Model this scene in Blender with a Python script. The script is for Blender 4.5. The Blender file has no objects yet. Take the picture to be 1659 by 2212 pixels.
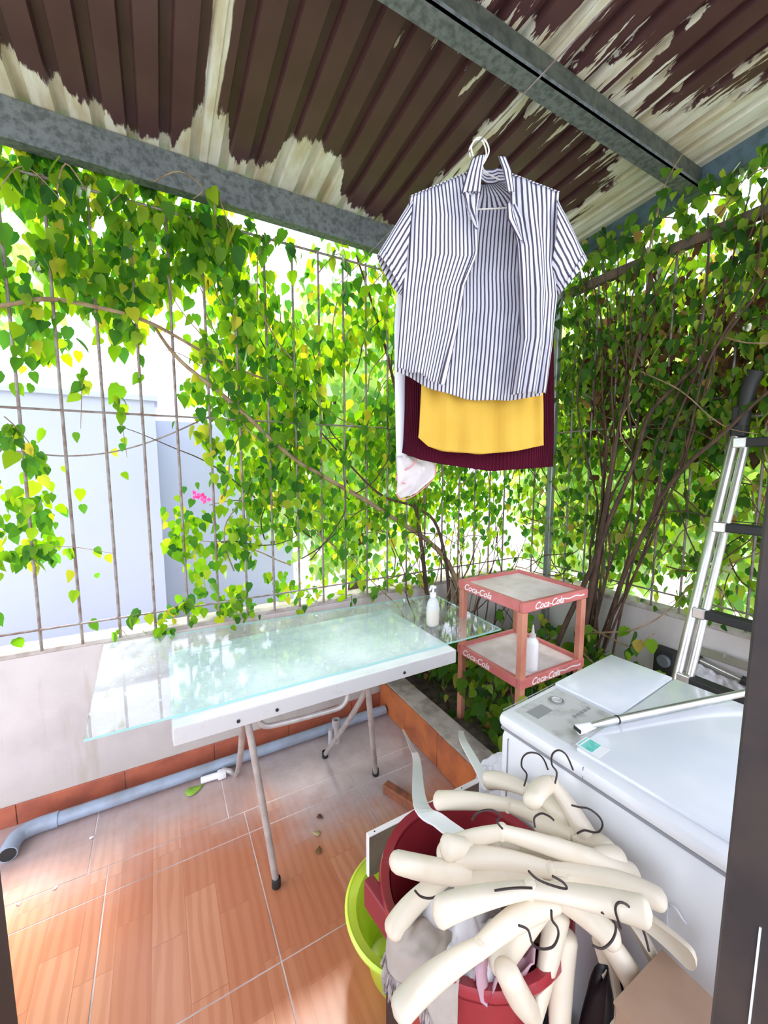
import bpy, bmesh, math, random
import numpy as np
from mathutils import Vector, Matrix, noise
random.seed(7); rng = np.random.default_rng(7)
SC = bpy.context.scene
COL = SC.collection

# ------------------------------------------------------------------ camera
cam = bpy.data.cameras.new('camera'); camo = bpy.data.objects.new('camera', cam); COL.objects.link(camo)
cam.sensor_fit = 'HORIZONTAL'; cam.sensor_width = 36.0; cam.lens = 36.0*867/1659
cam.clip_start = 0.02; cam.clip_end = 200
PITCH = math.atan(96/867)
camo.location = (0, 0, 1.55)
camo.rotation_euler = (math.pi/2-PITCH, 0, math.radians(60.8-90))
SC.camera = camo
CAM = Vector((0, 0, 1.55))

# ------------------------------------------------------------------ world, sun, exposure
w = bpy.data.worlds.new('sky'); SC.world = w; w.use_nodes = True
bg = w.node_tree.nodes['Background']
bg.inputs['Color'].default_value = (0.80, 0.855, 1.0, 1); bg.inputs['Strength'].default_value = 1.25
sun = bpy.data.lights.new('sun', 'SUN'); sun.energy = 3.6; sun.angle = math.radians(12); sun.color = (1, .96, .88)
suno = bpy.data.objects.new('sun', sun); COL.objects.link(suno)
suno.rotation_euler = Vector((-.25, -.42, -1.0)).to_track_quat('-Z', 'Y').to_euler()
SC.view_settings.view_transform = 'Standard'; SC.view_settings.look = 'None'
SC.view_settings.exposure = 1.6; SC.view_settings.gamma = 1.0; SC.view_settings.use_curve_mapping = False

# ------------------------------------------------------------------ materials
def new_mat(name):
    m = bpy.data.materials.new(name); m.use_nodes = True
    nt = m.node_tree; return m, nt, nt.nodes['Principled BSDF']
def N(nt, typ, **kw):
    n = nt.nodes.new(typ)
    for k, v in kw.items():
        if k in n.inputs: n.inputs[k].default_value = v
        else: setattr(n, k, v)
    return n
def L(nt, a, b): nt.links.new(a, b)
def c4(c): return (c[0], c[1], c[2], 1)
def math_node(nt, op, a, b=None, clamp=False):
    n = nt.nodes.new('ShaderNodeMath'); n.operation = op; n.use_clamp = clamp
    for i, v in enumerate((a, b)):
        if v is None: continue
        if isinstance(v, (int, float)): n.inputs[i].default_value = v
        else: L(nt, v, n.inputs[i])
    return n.outputs[0]
def mixc(nt, fac, a, b):
    n = nt.nodes.new('ShaderNodeMix'); n.data_type = 'RGBA'
    for sock, v in ((n.inputs[0], fac), (n.inputs[6], a), (n.inputs[7], b)):
        if isinstance(v, (int, float)): sock.default_value = v
        elif isinstance(v, tuple): sock.default_value = c4(v)
        else: L(nt, v, sock)
    return n.outputs[2]
def smooth(nt, v, lo, hi):
    n = nt.nodes.new('ShaderNodeMapRange'); n.interpolation_type = 'SMOOTHSTEP'
    L(nt, v, n.inputs[0]); n.inputs[1].default_value = lo; n.inputs[2].default_value = hi
    return n.outputs[0]
def world_xyz(nt):
    g = nt.nodes.new('ShaderNodeNewGeometry'); s = nt.nodes.new('ShaderNodeSeparateXYZ')
    L(nt, g.outputs['Position'], s.inputs[0]); return g.outputs['Position'], s.outputs
def noise_tex(nt, vec, scale, detail=4, rough=.55, stretch=None):
    if stretch:
        mp = nt.nodes.new('ShaderNodeMapping'); mp.inputs['Scale'].default_value = stretch
        L(nt, vec, mp.inputs[0]); vec = mp.outputs[0]
    n = N(nt, 'ShaderNodeTexNoise', Scale=scale, Detail=detail, Roughness=rough); L(nt, vec, n.inputs['Vector'])
    return n.outputs[0]
def simple(name, c, rough=.5, metal=0., c2=None, nscale=12, spec=.5, bump=0, stretch=None, lo=.35, hi=.7, coat=0):
    m, nt, b = new_mat(name)
    b.inputs['Roughness'].default_value = rough; b.inputs['Metallic'].default_value = metal
    b.inputs['Specular IOR Level'].default_value = spec; b.inputs['Coat Weight'].default_value = coat
    if c2 is None and not bump: b.inputs['Base Color'].default_value = c4(c); return m
    tc = nt.nodes.new('ShaderNodeTexCoord')
    n = noise_tex(nt, tc.outputs['Object'], nscale, stretch=stretch)
    L(nt, mixc(nt, smooth(nt, n, lo, hi), c, c2 if c2 else c), b.inputs['Base Color'])
    if bump:
        bp = N(nt, 'ShaderNodeBump', Strength=bump, Distance=.004); L(nt, n, bp.inputs['Height']); L(nt, bp.outputs[0], b.inputs['Normal'])
    return m

M = {}
M['plaster'] = None
def plaster_mat():
    m, nt, b = new_mat('stained_plaster'); pos, s = world_xyz(nt)
    n1 = noise_tex(nt, pos, 3, 6); n2 = noise_tex(nt, pos, 7, 5, stretch=(2.2, 2.2, .25))
    col = mixc(nt, smooth(nt, n1, .35, .75), (.62, .585, .57), (.50, .465, .45))
    streak = math_node(nt, 'MULTIPLY', smooth(nt, n2, .56, .74), .5)
    col = mixc(nt, streak, col, (.40, .33, .25))
    low = math_node(nt, 'MULTIPLY', smooth(nt, math_node(nt, 'ADD', s[2], math_node(nt, 'MULTIPLY', n1, .25)), .42, .16), .45)
    col = mixc(nt, low, col, (.55, .46, .36))
    L(nt, col, b.inputs['Base Color']); b.inputs['Roughness'].default_value = .85
    bp = N(nt, 'ShaderNodeBump', Strength=.25, Distance=.005); L(nt, noise_tex(nt, pos, 30, 5), bp.inputs['Height']); L(nt, bp.outputs[0], b.inputs['Normal'])
    return m
M['plaster'] = plaster_mat()
M['coping'] = simple('coping_cement', (.50, .46, .43), .8, c2=(.36, .32, .28), nscale=18, bump=.3)
def tile_wood(name, dirt=True):
    """glazed floor tile printed with a parquet of wood staves; dry grey dirt lies towards the wall"""
    m, nt, b = new_mat(name); pos, s = world_xyz(nt)
    mp = nt.nodes.new('ShaderNodeMapping'); mp.inputs['Rotation'].default_value = (0, 0, math.pi/2); L(nt, pos, mp.inputs[0])
    br = N(nt, 'ShaderNodeTexBrick', Scale=1.0, offset=.37); L(nt, mp.outputs[0], br.inputs['Vector'])
    br.inputs['Brick Width'].default_value = .34; br.inputs['Row Height'].default_value = .1025; br.inputs['Mortar Size'].default_value = .0012
    br.inputs['Mortar Smooth'].default_value = .2
    br.inputs['Color1'].default_value = (.0, .0, .0, 1); br.inputs['Color2'].default_value = (1, 1, 1, 1); br.inputs['Mortar'].default_value = (.3, .3, .3, 1)
    rgb = nt.nodes.new('ShaderNodeSeparateColor'); L(nt, br.outputs['Color'], rgb.inputs[0])
    ramp = nt.nodes.new('ShaderNodeValToRGB'); e = ramp.color_ramp.elements
    e[0].color = (.52, .185, .09, 1); e[1].color = (.62, .27, .15, 1)
    x = e.new(.5); x.color = (.57, .225, .115, 1)
    L(nt, rgb.outputs[0], ramp.inputs[0])
    # grain: distorted bands along the stave
    off = nt.nodes.new('ShaderNodeVectorMath'); off.operation = 'ADD'; L(nt, pos, off.inputs[0])
    cb = nt.nodes.new('ShaderNodeCombineXYZ'); L(nt, math_node(nt, 'MULTIPLY', rgb.outputs[0], 7.0), cb.inputs[0]); L(nt, cb.outputs[0], off.inputs[1])
    g = noise_tex(nt, off.outputs[0], 1.0, 5, .6, stretch=(55, 5, 1))
    wv = N(nt, 'ShaderNodeTexWave', Scale=9.0, Distortion=7.0, Detail=2.0); wv.inputs['Detail Scale'].default_value = .8
    mw = nt.nodes.new('ShaderNodeMapping'); mw.inputs['Scale'].default_value = (1, .22, 1); L(nt, off.outputs[0], mw.inputs[0]); L(nt, mw.outputs[0], wv.inputs['Vector'])
    gr = math_node(nt, 'ADD', math_node(nt, 'MULTIPLY', g, .6), math_node(nt, 'MULTIPLY', wv.outputs['Fac'], .4))
    col = mixc(nt, math_node(nt, 'MULTIPLY', smooth(nt, gr, .4, .68), .38), ramp.outputs[0], (.42, .13, .055))
    col = mixc(nt, math_node(nt, 'MULTIPLY', br.outputs['Fac'], .5), col, (.35, .12, .06))
    if dirt:
        n1 = noise_tex(nt, pos, 3.2, 6, .62); n2 = noise_tex(nt, pos, 16, 5, .6)
        dx = math_node(nt, 'MULTIPLY', math_node(nt, 'SUBTRACT', s[0], .95), .85); dy = math_node(nt, 'SUBTRACT', s[1], 1.95)
        d = math_node(nt, 'SQRT', math_node(nt, 'ADD', math_node(nt, 'MULTIPLY', dx, dx), math_node(nt, 'MULTIPLY', dy, dy)))
        dd = math_node(nt, 'ADD', d, math_node(nt, 'MULTIPLY', math_node(nt, 'SUBTRACT', n1, .5), .5))
        f1 = math_node(nt, 'MULTIPLY', smooth(nt, dd, .72, .36), .92)
        f2 = math_node(nt, 'MULTIPLY', smooth(nt, math_node(nt, 'ADD', s[1], math_node(nt, 'MULTIPLY', n1, .5)), 1.75, 2.3), .75)
        col = mixc(nt, math_node(nt, 'MAXIMUM', f1, f2), col, mixc(nt, n2, (.56, .52, .53), (.38, .31, .29)))
    L(nt, col, b.inputs['Base Color'])
    rr = noise_tex(nt, pos, 4, 4)
    mr = nt.nodes.new('ShaderNodeMapRange'); L(nt, rr, mr.inputs[0]); mr.inputs[3].default_value = .14; mr.inputs[4].default_value = .32
    L(nt, mr.outputs[0], b.inputs['Roughness'])
    return m
M['floor_tile'] = tile_wood('wood_print_tile')
M['grout'] = simple('grout', (.80, .72, .70), .9, c2=(.40, .30, .26), nscale=2.2)
M['base_tile'] = simple('terracotta_tile', (.50, .14, .075), .45, c2=(.36, .10, .06), nscale=9)
M['curb_tile'] = simple('orange_curb_tile', (.66, .20, .06), .5, c2=(.42, .12, .05), nscale=7)
M['concrete'] = simple('rough_concrete', (.50, .45, .40), .95, c2=(.30, .26, .22), nscale=14, bump=.6)
M['soil'] = simple('soil', (.10, .075, .055), .95, c2=(.04, .03, .025), nscale=22, bump=.9)

def roof_mat():
    """underside of the sheets: dark maroon paint, flaked off in ragged bands along eave, laps and the open end"""
    m, nt, b = new_mat('flaking_painted_roof_sheet'); pos, s = world_xyz(nt)
    X, Y = s[0], s[1]
    nj = noise_tex(nt, pos, 1.0, 5, .65, stretch=(34, 9, 0)); ns = noise_tex(nt, pos, 1.0, 6, .6, stretch=(26, 3.2, 0))
    njc = math_node(nt, 'SUBTRACT', nj, .5); nsc = math_node(nt, 'SUBTRACT', ns, .5)
    fc = nt.nodes.new('ShaderNodeFloatCurve'); cv = fc.mapping.curves[0]
    pts = [(-.6, 1.93), (-.4, 1.99), (-.28, 2.03), (-.14, 2.08), (.055, 2.15), (.176, 2.05), (.24, 1.93), (.31, 1.90), (.37, 2.09), (.476, 2.10), (.6, 1.89), (.726, 1.86), (.85, 1.94), (.95, 2.12), (1.4, 2.2), (2.6, 2.2)]
    nx = lambda x: (x+.7)/3.4
    ny = lambda y: (y-1.5)/.8
    cv.points[0].location = (0, ny(1.93)); cv.points[1].location = (1, ny(2.2))
    for x, y in pts: cv.points.new(nx(x), ny(y))
    fc.mapping.update()
    L(nt, math_node(nt, 'DIVIDE', math_node(nt, 'ADD', X, .7), 3.4), fc.inputs['Value'])
    thr = math_node(nt, 'ADD', math_node(nt, 'MULTIPLY', fc.outputs[0], .8), 1.5)
    eave = smooth(nt, math_node(nt, 'ADD', math_node(nt, 'SUBTRACT', Y, thr), math_node(nt, 'MULTIPLY', njc, .22)), -.012, .012)
    def strip(x0, half, amp):
        d = math_node(nt, 'ABSOLUTE', math_node(nt, 'SUBTRACT', X, x0))
        return smooth(nt, math_node(nt, 'ADD', d, math_node(nt, 'MULTIPLY', nsc, amp)), half+.004, half-.004)
    j1 = strip(.262, .024, .05); j2 = strip(1.352, .026, .20)
    d3 = math_node(nt, 'ADD', math_node(nt, 'SUBTRACT', X, 2.02), math_node(nt, 'MULTIPLY', nsc, .95))
    d3 = math_node(nt, 'ADD', d3, math_node(nt, 'MULTIPLY', math_node(nt, 'ABSOLUTE', math_node(nt, 'SUBTRACT', Y, 1.12)), -.30))
    right = smooth(nt, d3, -.01, .03)
    # flaking where the purlin bears
    near = math_node(nt, 'ABSOLUTE', math_node(nt, 'SUBTRACT', Y, 1.15))
    pur = smooth(nt, math_node(nt, 'ADD', math_node(nt, 'SUBTRACT', near, math_node(nt, 'MULTIPLY', math_node(nt, 'SUBTRACT', X, .8), .12)), math_node(nt, 'MULTIPLY', nsc, 1.2)), .01, -.01)
    bare = eave
    for q in (j1, j2, right, pur): bare = math_node(nt, 'MAXIMUM', bare, q)
    paint = mixc(nt, noise_tex(nt, pos, 6, 5), (.055, .021, .024), (.11, .050, .052))
    bc = mixc(nt, smooth(nt, noise_tex(nt, pos, 1.0, 5, .6, stretch=(14, 3, 0)), .35, .7), (.78, .78, .71), (.55, .48, .32))
    L(nt, mixc(nt, bare, paint, bc), b.inputs['Base Color'])
    mr = nt.nodes.new('ShaderNodeMapRange'); L(nt, bare, mr.inputs[0]); mr.inputs[3].default_value = .38; mr.inputs[4].default_value = .55
    L(nt, mr.outputs[0], b.inputs['Roughness'])
    bp = N(nt, 'ShaderNodeBump', Strength=.5, Distance=.0015); bp.invert = True; L(nt, bare, bp.inputs['Height']); L(nt, bp.outputs[0], b.inputs['Normal'])
    return m
M['roof'] = roof_mat()
M['beam'] = simple('weathered_galvanised_steel', (.17, .19, .20), .65, c2=(.08, .095, .095), nscale=45, bump=.4, metal=.15)
M['purlin_dark'] = simple('dark_green_grey_steel', (.075, .085, .07), .7, c2=(.04, .045, .04), nscale=30)
M['edge_beam'] = simple('blue_grey_steel', (.10, .16, .21), .6, c2=(.06, .10, .12), nscale=20)
M['rod'] = simple('fence_steel', (.30, .27, .26), .5, metal=.4, c2=(.20, .13, .10), nscale=25)
M['rail'] = simple('dark_rusty_rail', (.10, .085, .07), .7, c2=(.17, .11, .07), nscale=18)
M['post'] = simple('galvanised_post', (.34, .38, .36), .4, metal=.5, c2=(.16, .18, .16), nscale=10, stretch=(1, 1, .2))
M['doorpaint'] = simple('dark_door_paint', (.035, .03, .032), .5, c2=(.06, .045, .042), nscale=10)
M['white_shine'] = simple('white_shine', (.75, .75, .75), .5)

def leaf_mat(name, cols, trans=.5, gloss=.35):
    m, nt, b = new_mat(name); nt.nodes.remove(b)
    out = nt.nodes['Material Output']
    g = nt.nodes.new('ShaderNodeNewGeometry'); oi = nt.nodes.new('ShaderNodeObjectInfo')
    r = math_node(nt, 'FRACT', math_node(nt, 'ADD', g.outputs['Random Per Island'], math_node(nt, 'MULTIPLY', oi.outputs['Random'], 7.31)))
    ramp = nt.nodes.new('ShaderNodeValToRGB'); el = ramp.color_ramp.elements
    el[0].position = cols[0][0]; el[0].color = c4(cols[0][1]); el[1].position = cols[-1][0]; el[1].color = c4(cols[-1][1])
    for p, c in cols[1:-1]: x = el.new(p); x.color = c4(c)
    L(nt, r, ramp.inputs[0])
    d = nt.nodes.new('ShaderNodeBsdfDiffuse'); t = nt.nodes.new('ShaderNodeBsdfTranslucent'); gl = N(nt, 'ShaderNodeBsdfGlossy', Roughness=gloss)
    hs = N(nt, 'ShaderNodeHueSaturation', Hue=.487, Saturation=1.1, Value=1.75); L(nt, ramp.outputs[0], hs.inputs['Color'])
    L(nt, ramp.outputs[0], d.inputs[0]); L(nt, hs.outputs[0], t.inputs[0])
    m1 = N(nt, 'ShaderNodeMixShader', Fac=trans); L(nt, d.outputs[0], m1.inputs[1]); L(nt, t.outputs[0], m1.inputs[2])
    m2 = nt.nodes.new('ShaderNodeMixShader'); lw = N(nt, 'ShaderNodeLayerWeight', Blend=.25)
    L(nt, math_node(nt, 'MULTIPLY', lw.outputs['Fresnel'], .35), m2.inputs[0]); L(nt, m1.outputs[0], m2.inputs[1]); L(nt, gl.outputs[0], m2.inputs[2])
    L(nt, m2.outputs[0], out.inputs[0]); return m
M['leaf_a'] = leaf_mat('vine_leaf', [(0, (.03, .12, .025)), (.35, (.08, .22, .025)), (.7, (.17, .33, .03)), (.93, (.32, .43, .045)), (1, (.50, .42, .06))], .68)
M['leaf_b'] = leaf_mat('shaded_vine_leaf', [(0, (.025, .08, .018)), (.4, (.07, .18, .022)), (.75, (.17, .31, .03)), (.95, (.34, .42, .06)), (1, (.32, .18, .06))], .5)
M['leaf_c'] = leaf_mat('far_leaf', [(0, (.14, .30, .10)), (.5, (.30, .46, .12)), (.85, (.46, .56, .15)), (1, (.50, .60, .44))], .6)
M['leaf_d'] = leaf_mat('dry_leaf_litter', [(0, (.05, .028, .015)), (.6, (.10, .055, .025)), (1, (.20, .12, .05))], .3)
M['bark'] = simple('vine_bark', (.10, .055, .033), .85, c2=(.04, .024, .016), nscale=30, stretch=(1, 1, .3), bump=.5)
M['twig'] = simple('pale_twig', (.34, .25, .14), .8, c2=(.20, .12, .07), nscale=20)
M['pink'] = leaf_mat('pink_bract', [(0, (.75, .10, .35)), (1, (.85, .22, .5))], .5)

# ------------------------------------------------------------------ geometry helpers
def catmull(P, k):
    P = [Vector(p) for p in P]
    if k <= 1 or len(P) < 3: return P
    out = []
    for i in range(len(P)-1):
        p0 = P[max(i-1, 0)]; p1 = P[i]; p2 = P[i+1]; p3 = P[min(i+2, len(P)-1)]
        for j in range(k):
            t = j/k
            out.append(.5*((2*p1)+(p2-p0)*t+(2*p0-5*p1+4*p2-p3)*t*t+(3*p1-p0-3*p2+p3)*t**3))
    out.append(P[-1]); return out
class MB:
    def __init__(self): self.v = []; self.f = []; self.uv = None
    def add(self, v, f):
        o = len(self.v); self.v += [tuple(p) for p in v]; self.f += [tuple(i+o for i in q) for q in f]; return self
    def box(self, lo, hi, mtx=None, bev=0):
        bm = bmesh.new(); bmesh.ops.create_cube(bm, size=1)
        for vt in bm.verts: vt.co = Vector([lo[i]+(vt.co[i]+.5)*(hi[i]-lo[i]) for i in range(3)])
        if bev: bmesh.ops.bevel(bm, geom=list(bm.edges), offset=bev, segments=2 if bev > .004 else 1, affect='EDGES', profile=.5)
        bm.verts.index_update()
        v = [(mtx @ q.co) if mtx else q.co.copy() for q in bm.verts]; f = [[q.index for q in fc.verts] for fc in bm.faces]
        bm.free(); return self.add(v, f)
    def tube(self, P, r, n=8, k=1, cap=True, flat=1.0):
        P0 = P; P = catmull(P, k); m = len(P)
        if isinstance(r, (list, tuple)):
            rr = [];
            for i in range(m):
                t = i/(m-1)*(len(r)-1); a = min(int(t), len(r)-2); rr.append(r[a]+(r[a+1]-r[a])*(t-a))
        else: rr = [r]*m
        T = [(P[min(i+1, m-1)]-P[max(i-1, 0)]).normalized() for i in range(m)]
        u = T[0].orthogonal().normalized(); v = []; f = []
        for i in range(m):
            u = (u-T[i]*u.dot(T[i])).normalized(); b = T[i].cross(u)
            for j in range(n):
                a = 2*math.pi*j/n; v.append(P[i]+(u*math.cos(a)+b*math.sin(a)*flat)*rr[i])
        for i in range(m-1):
            for j in range(n): f.append((i*n+j, i*n+(j+1) % n, (i+1)*n+(j+1) % n, (i+1)*n+j))
        if cap: f.append(tuple(range(n))[::-1]); f.append(tuple((m-1)*n+j for j in range(n)))
        return self.add(v, f)
    def lathe(self, prof, c=(0, 0, 0), n=32, cap0=False, cap1=False, sx=1, sy=1):
        v = [(c[0]+r*sx*math.cos(2*math.pi*j/n), c[1]+r*sy*math.sin(2*math.pi*j/n), c[2]+z) for r, z in prof for j in range(n)]; f = []
        for i in range(len(prof)-1):
            for j in range(n): f.append((i*n+j, i*n+(j+1) % n, (i+1)*n+(j+1) % n, (i+1)*n+j))
        if cap0: f.append(tuple(range(n))[::-1])
        if cap1: f.append(tuple((len(prof)-1)*n+j for j in range(n)))
        return self.add(v, f)
    def grid(self, fn, nu, nv, uvfn=None):
        v = [fn(i/nu, j/nv) for j in range(nv+1) for i in range(nu+1)]
        f = [(j*(nu+1)+i, j*(nu+1)+i+1, (j+1)*(nu+1)+i+1, (j+1)*(nu+1)+i) for j in range(nv) for i in range(nu)]
        if uvfn:
            if self.uv is None: self.uv = []
            self.uv += [uvfn(i/nu, j/nv) for j in range(nv+1) for i in range(nu+1)]
        return self.add(v, f)
    def build(self, name, mat, parent=None, smooth=False, solid=0, off=0):
        me = bpy.data.meshes.new(name); me.from_pydata(self.v, [], self.f); me.update()
        o = bpy.data.objects.new(name, me); COL.objects.link(o)
        if mat is not None: me.materials.append(M[mat] if isinstance(mat, str) else mat)
        if smooth:
            me.polygons.foreach_set('use_smooth', [True]*len(me.polygons))
            if smooth != 'all':
                try: me.set_sharp_from_angle(angle=math.radians(40))
                except Exception: pass
        if self.uv:
            ul = me.uv_layers.new(name='UVMap'); li = np.zeros(len(me.loops), dtype=np.int32); me.loops.foreach_get('vertex_index', li)
            ul.data.foreach_set('uv', np.array(self.uv, dtype=np.float32)[li].ravel())
        if solid:
            md = o.modifiers.new('thickness', 'SOLIDIFY'); md.thickness = solid; md.offset = off
        if parent is not None:
            o.parent = parent; o.matrix_parent_inverse = parent.matrix_world.inverted() if parent.type != 'EMPTY' or True else Matrix()
        return o
def tag(o, label, cat, group=None):
    o['label'] = label; o['category'] = cat
    if group: o['group'] = group
    return o
def thing(name, label, cat, loc=(0, 0, 0), group=None):
    o = bpy.data.objects.new(name, None); COL.objects.link(o); o.location = loc; o.empty_display_size = .05
    o.matrix_world = Matrix.Translation(loc); return tag(o, label, cat, group)
def struct(o): o['kind'] = 'structure'; return o
def sempty(name, loc=(0, 0, 0)):
    o = bpy.data.objects.new(name, None); COL.objects.link(o); o.matrix_world = Matrix.Translation(loc); o['kind'] = 'structure'; return o
def rot_z(deg, c): return Matrix.Translation(c) @ Matrix.Rotation(math.radians(deg), 4, 'Z')
def fit(pts, t):
    """piecewise linear"""
    n = len(pts)-1; x = t*n; a = min(int(x), n-1); q = x-a
    return Vector(pts[a])*(1-q)+Vector(pts[a+1])*q

# ================================================================== THE SHELL
YA, XB = 2.18, 2.387
ground = struct(MB().box((-30, -30, -.40), (30, 30, -.30)).build('ground', simple('outside_ground', (.45, .45, .42), .9, c2=(.32, .34, .28), nscale=1.2)))
# floor: bed plus single tiles
floor = struct(MB().box((-1.5, -1.0, -.30), (2.6, 2.4, -.0022)).build('floor', 'grout'))
xs = [-1.272+.509*i for i in range(8)]; ysr = [-.41, .10, .61, 1.121, 1.637]
def tile(x0, x1, y0, y1, gap=.0024):
    MB().box((x0+gap, y0+gap, -.0022), (x1-gap, y1-gap, random.uniform(-.0006, .0006)), bev=.0006).build('floor_tile', 'floor_tile', floor)
for j in range(len(ysr)-1):
    for i in range(len(xs)-1):
        x1 = min(xs[i+1], XB)
        if xs[i] < XB-.02: tile(xs[i], x1, ysr[j], ysr[j+1])
for i in range(len(xs)-1):
    if xs[i] < XB-.02:
        x1 = min(xs[i+1], XB); tile(xs[i], x1, 1.637, 1.757)
        xo = xs[i]-.066; tile(xo, min(xo+.509, XB), 1.757, YA, .0026)
# low walls
wallL = struct(MB().box((-1.6, YA, -.30), (XB+.10, YA+.10, .745)).build('wall_left', 'plaster'))
MB().box((-1.6, YA-.006, .745), (XB+.10, YA+.115, .77), bev=.004).build('coping', 'coping', wallL)
wallR = struct(MB().box((XB, -.9, -.30), (XB+.10, YA, .745)).build('wall_right', 'plaster'))
MB().box((XB-.006, -.9, .745), (XB+.115, YA-.006, .77), bev=.004).build('coping', 'coping', wallR)
base = sempty('baseboard_left', (0, YA, 0))
for i in range(7):
    x0 = -1.42+.4*i; x1 = x0+.4
    if x0 < 1.17: MB().box((x0+.0015, YA-.010, .0), (min(x1, 1.18)-.0015, YA-.0005, .092), bev=.0015).build('skirting_tile', 'base_tile', base)
# planter curb
curb = struct(MB().box((1.19, .90, 0), (1.33, YA-.012, .19), bev=.006).build('trim_1', 'concrete'))
for i in range(4):
    y1 = YA-.013-.31*i
    MB().box((1.178, y1-.307, .002), (1.1895, y1, .186+random.uniform(-.004, .002)), bev=.0015).build('curb_tile', 'curb_tile', curb)
def soil_fn(u, v):
    x = 1.33+u*(XB-1.332); y = .9+v*(YA-.902); return (x, y, .15+.05*noise.noise(Vector((x*4, y*4, 0)))+.015*noise.noise(Vector((x*17, y*17, 3))))
soil = MB().grid(soil_fn, 40, 44).build('planter_soil', 'soil', None, True); struct(soil)

# roof --------------------------------------------------------------
SL = .081
def zr(y): return 2.955+SL*(2.15-y)
ceil = sempty('ceiling', (0, 2.15, 2.955))
def sheet(x0, x1, dz):
    b = MB(); prof = []; x = x0; p = .1195
    while x < x1-.02:
        for q, h in ((0, 0), (.070, 0), (.077, .030), (.112, .030)):
            if x+q <= x1: prof.append((x+q, h))
        x += p
    prof.append((x1, 0))
    ys = [-.7, .5, 1.7, 2.31]; v = []; f = []; n = len(prof)
    for y in ys: v += [(px, y, zr(y)+h+dz) for px, h in prof]
    for j in range(len(ys)-1):
        for i in range(n-1): f.append((j*n+i, j*n+i+1, (j+1)*n+i+1, (j+1)*n+i))
    return b.add(v, f).build('roof_sheet', 'roof', ceil, False, .0012)
for x0, x1, dz in ((-1.90, -.80, .004), (-.83, .272, 0), (.25, 1.352, .004), (1.325, 2.50, 0)): sheet(x0, x1, dz)
# eave beam, purlin, edge beam
MB().box((-1.9, 2.165, 2.80), (2.5, 2.225, zr(2.2)-.002), bev=.003).build('eave_beam', 'beam', ceil)
zp = zr(1.13)
MB().box((-1.9, 1.185, zp-.105), (2.46, 1.19, zp-.004)).box((-1.9, 1.115, zp-.108), (2.46, 1.19, zp-.102)).box((-1.9, 1.115, zp-.108), (2.46, 1.121, zp-.088)).build('purlin', 'beam', ceil)
MB().box((-1.9, 1.122, zp-.1015), (2.46, 1.128, zp-.012)).build('purlin_web', 'purlin_dark', ceil)
MB().box((-1.9, .10, zr(.1)-.08), (2.46, .16, zr(.1)-.003)).build('purlin', 'beam', ceil)
v = []
for y in (-.7, 2.31):
    for x in (2.44, 2.50):
        for h in (-.11, -.003): v.append((x, y, zr(y)+h))
MB().add(v, [(0, 1, 3, 2), (4, 6, 7, 5), (0, 4, 5, 1), (2, 3, 7, 6), (0, 2, 6, 4), (1, 5, 7, 3)]).build('edge_beam', 'edge_beam', ceil)
# door frame that the view passes through
d1 = struct(MB().box((.472, -.25, -.005), (.56, .147, 2.9), bev=.003).build('door_1', 'doorpaint'))
MB().box((.4705, .1165, 0), (.4725, .1180, 1.12)).build('edge_shine', 'white_shine', d1)  # thin white strip drawn in for the shine along the jamb edge
d2 = struct(MB().box((-.25, .16, -.005), (-.182, .574, 2.1), bev=.003).build('door_2', 'doorpaint'))

# fences -----------------------------------------------------------
fl = thing('welded_bar_fence', 'tall grey steel bar fence on the low wall behind the folding table', 'fence', (.5, 2.16, .77))
x = -1.05
while x < 2.36:
    MB().tube([(x, 2.16, .765), (x+random.uniform(-.003, .003), 2.16, 1.8), (x, 2.16, 2.70)], .0062, 8, 3).build('upright_bar', 'rod', fl, True); x += .1425
for z, r in ((.862, .005), (1.788, .005), (2.685, .006)):
    MB().tube([(-1.1, 2.152, z), (XB, 2.152, z)], r, 8).build('cross_bar', 'rod', fl, True)
fr = thing('welded_bar_fence', 'steel bar fence with a thick dark top rail behind the ladder', 'fence', (2.40, 1.0, .77))
y = .20
while y < 2.1:
    MB().tube([(2.405, y, .765), (2.405, y, 2.70)], .0062, 8).build('upright_bar', 'rod', fr, True); y += .1415
for z in (.862, 1.785): MB().tube([(2.398, 0, z), (2.398, 2.15, z)], .005, 8).build('cross_bar', 'rod', fr, True)
MB().box((2.385, -.3, 2.655), (2.43, 2.14, 2.705), bev=.004).build('top_rail', 'rail', fr)
MB().box((2.345, 1.845, .15), (2.385, 1.885, 2.95), bev=.004).build('post', 'post', fr)
# drooping wire on the fence
tag(MB().tube([(-.60, 2.20, 1.63), (-.47, 2.2, 1.612), (-.334, 2.2, 1.60), (-.165, 2.2, 1.623), (.023, 2.2, 1.692), (.23, 2.18, 1.80)], .0035, 6, 5).build('wire', 'rod', None, True), 'thin dark wire drooping across the leafless gap in the fence', 'wire')
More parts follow.
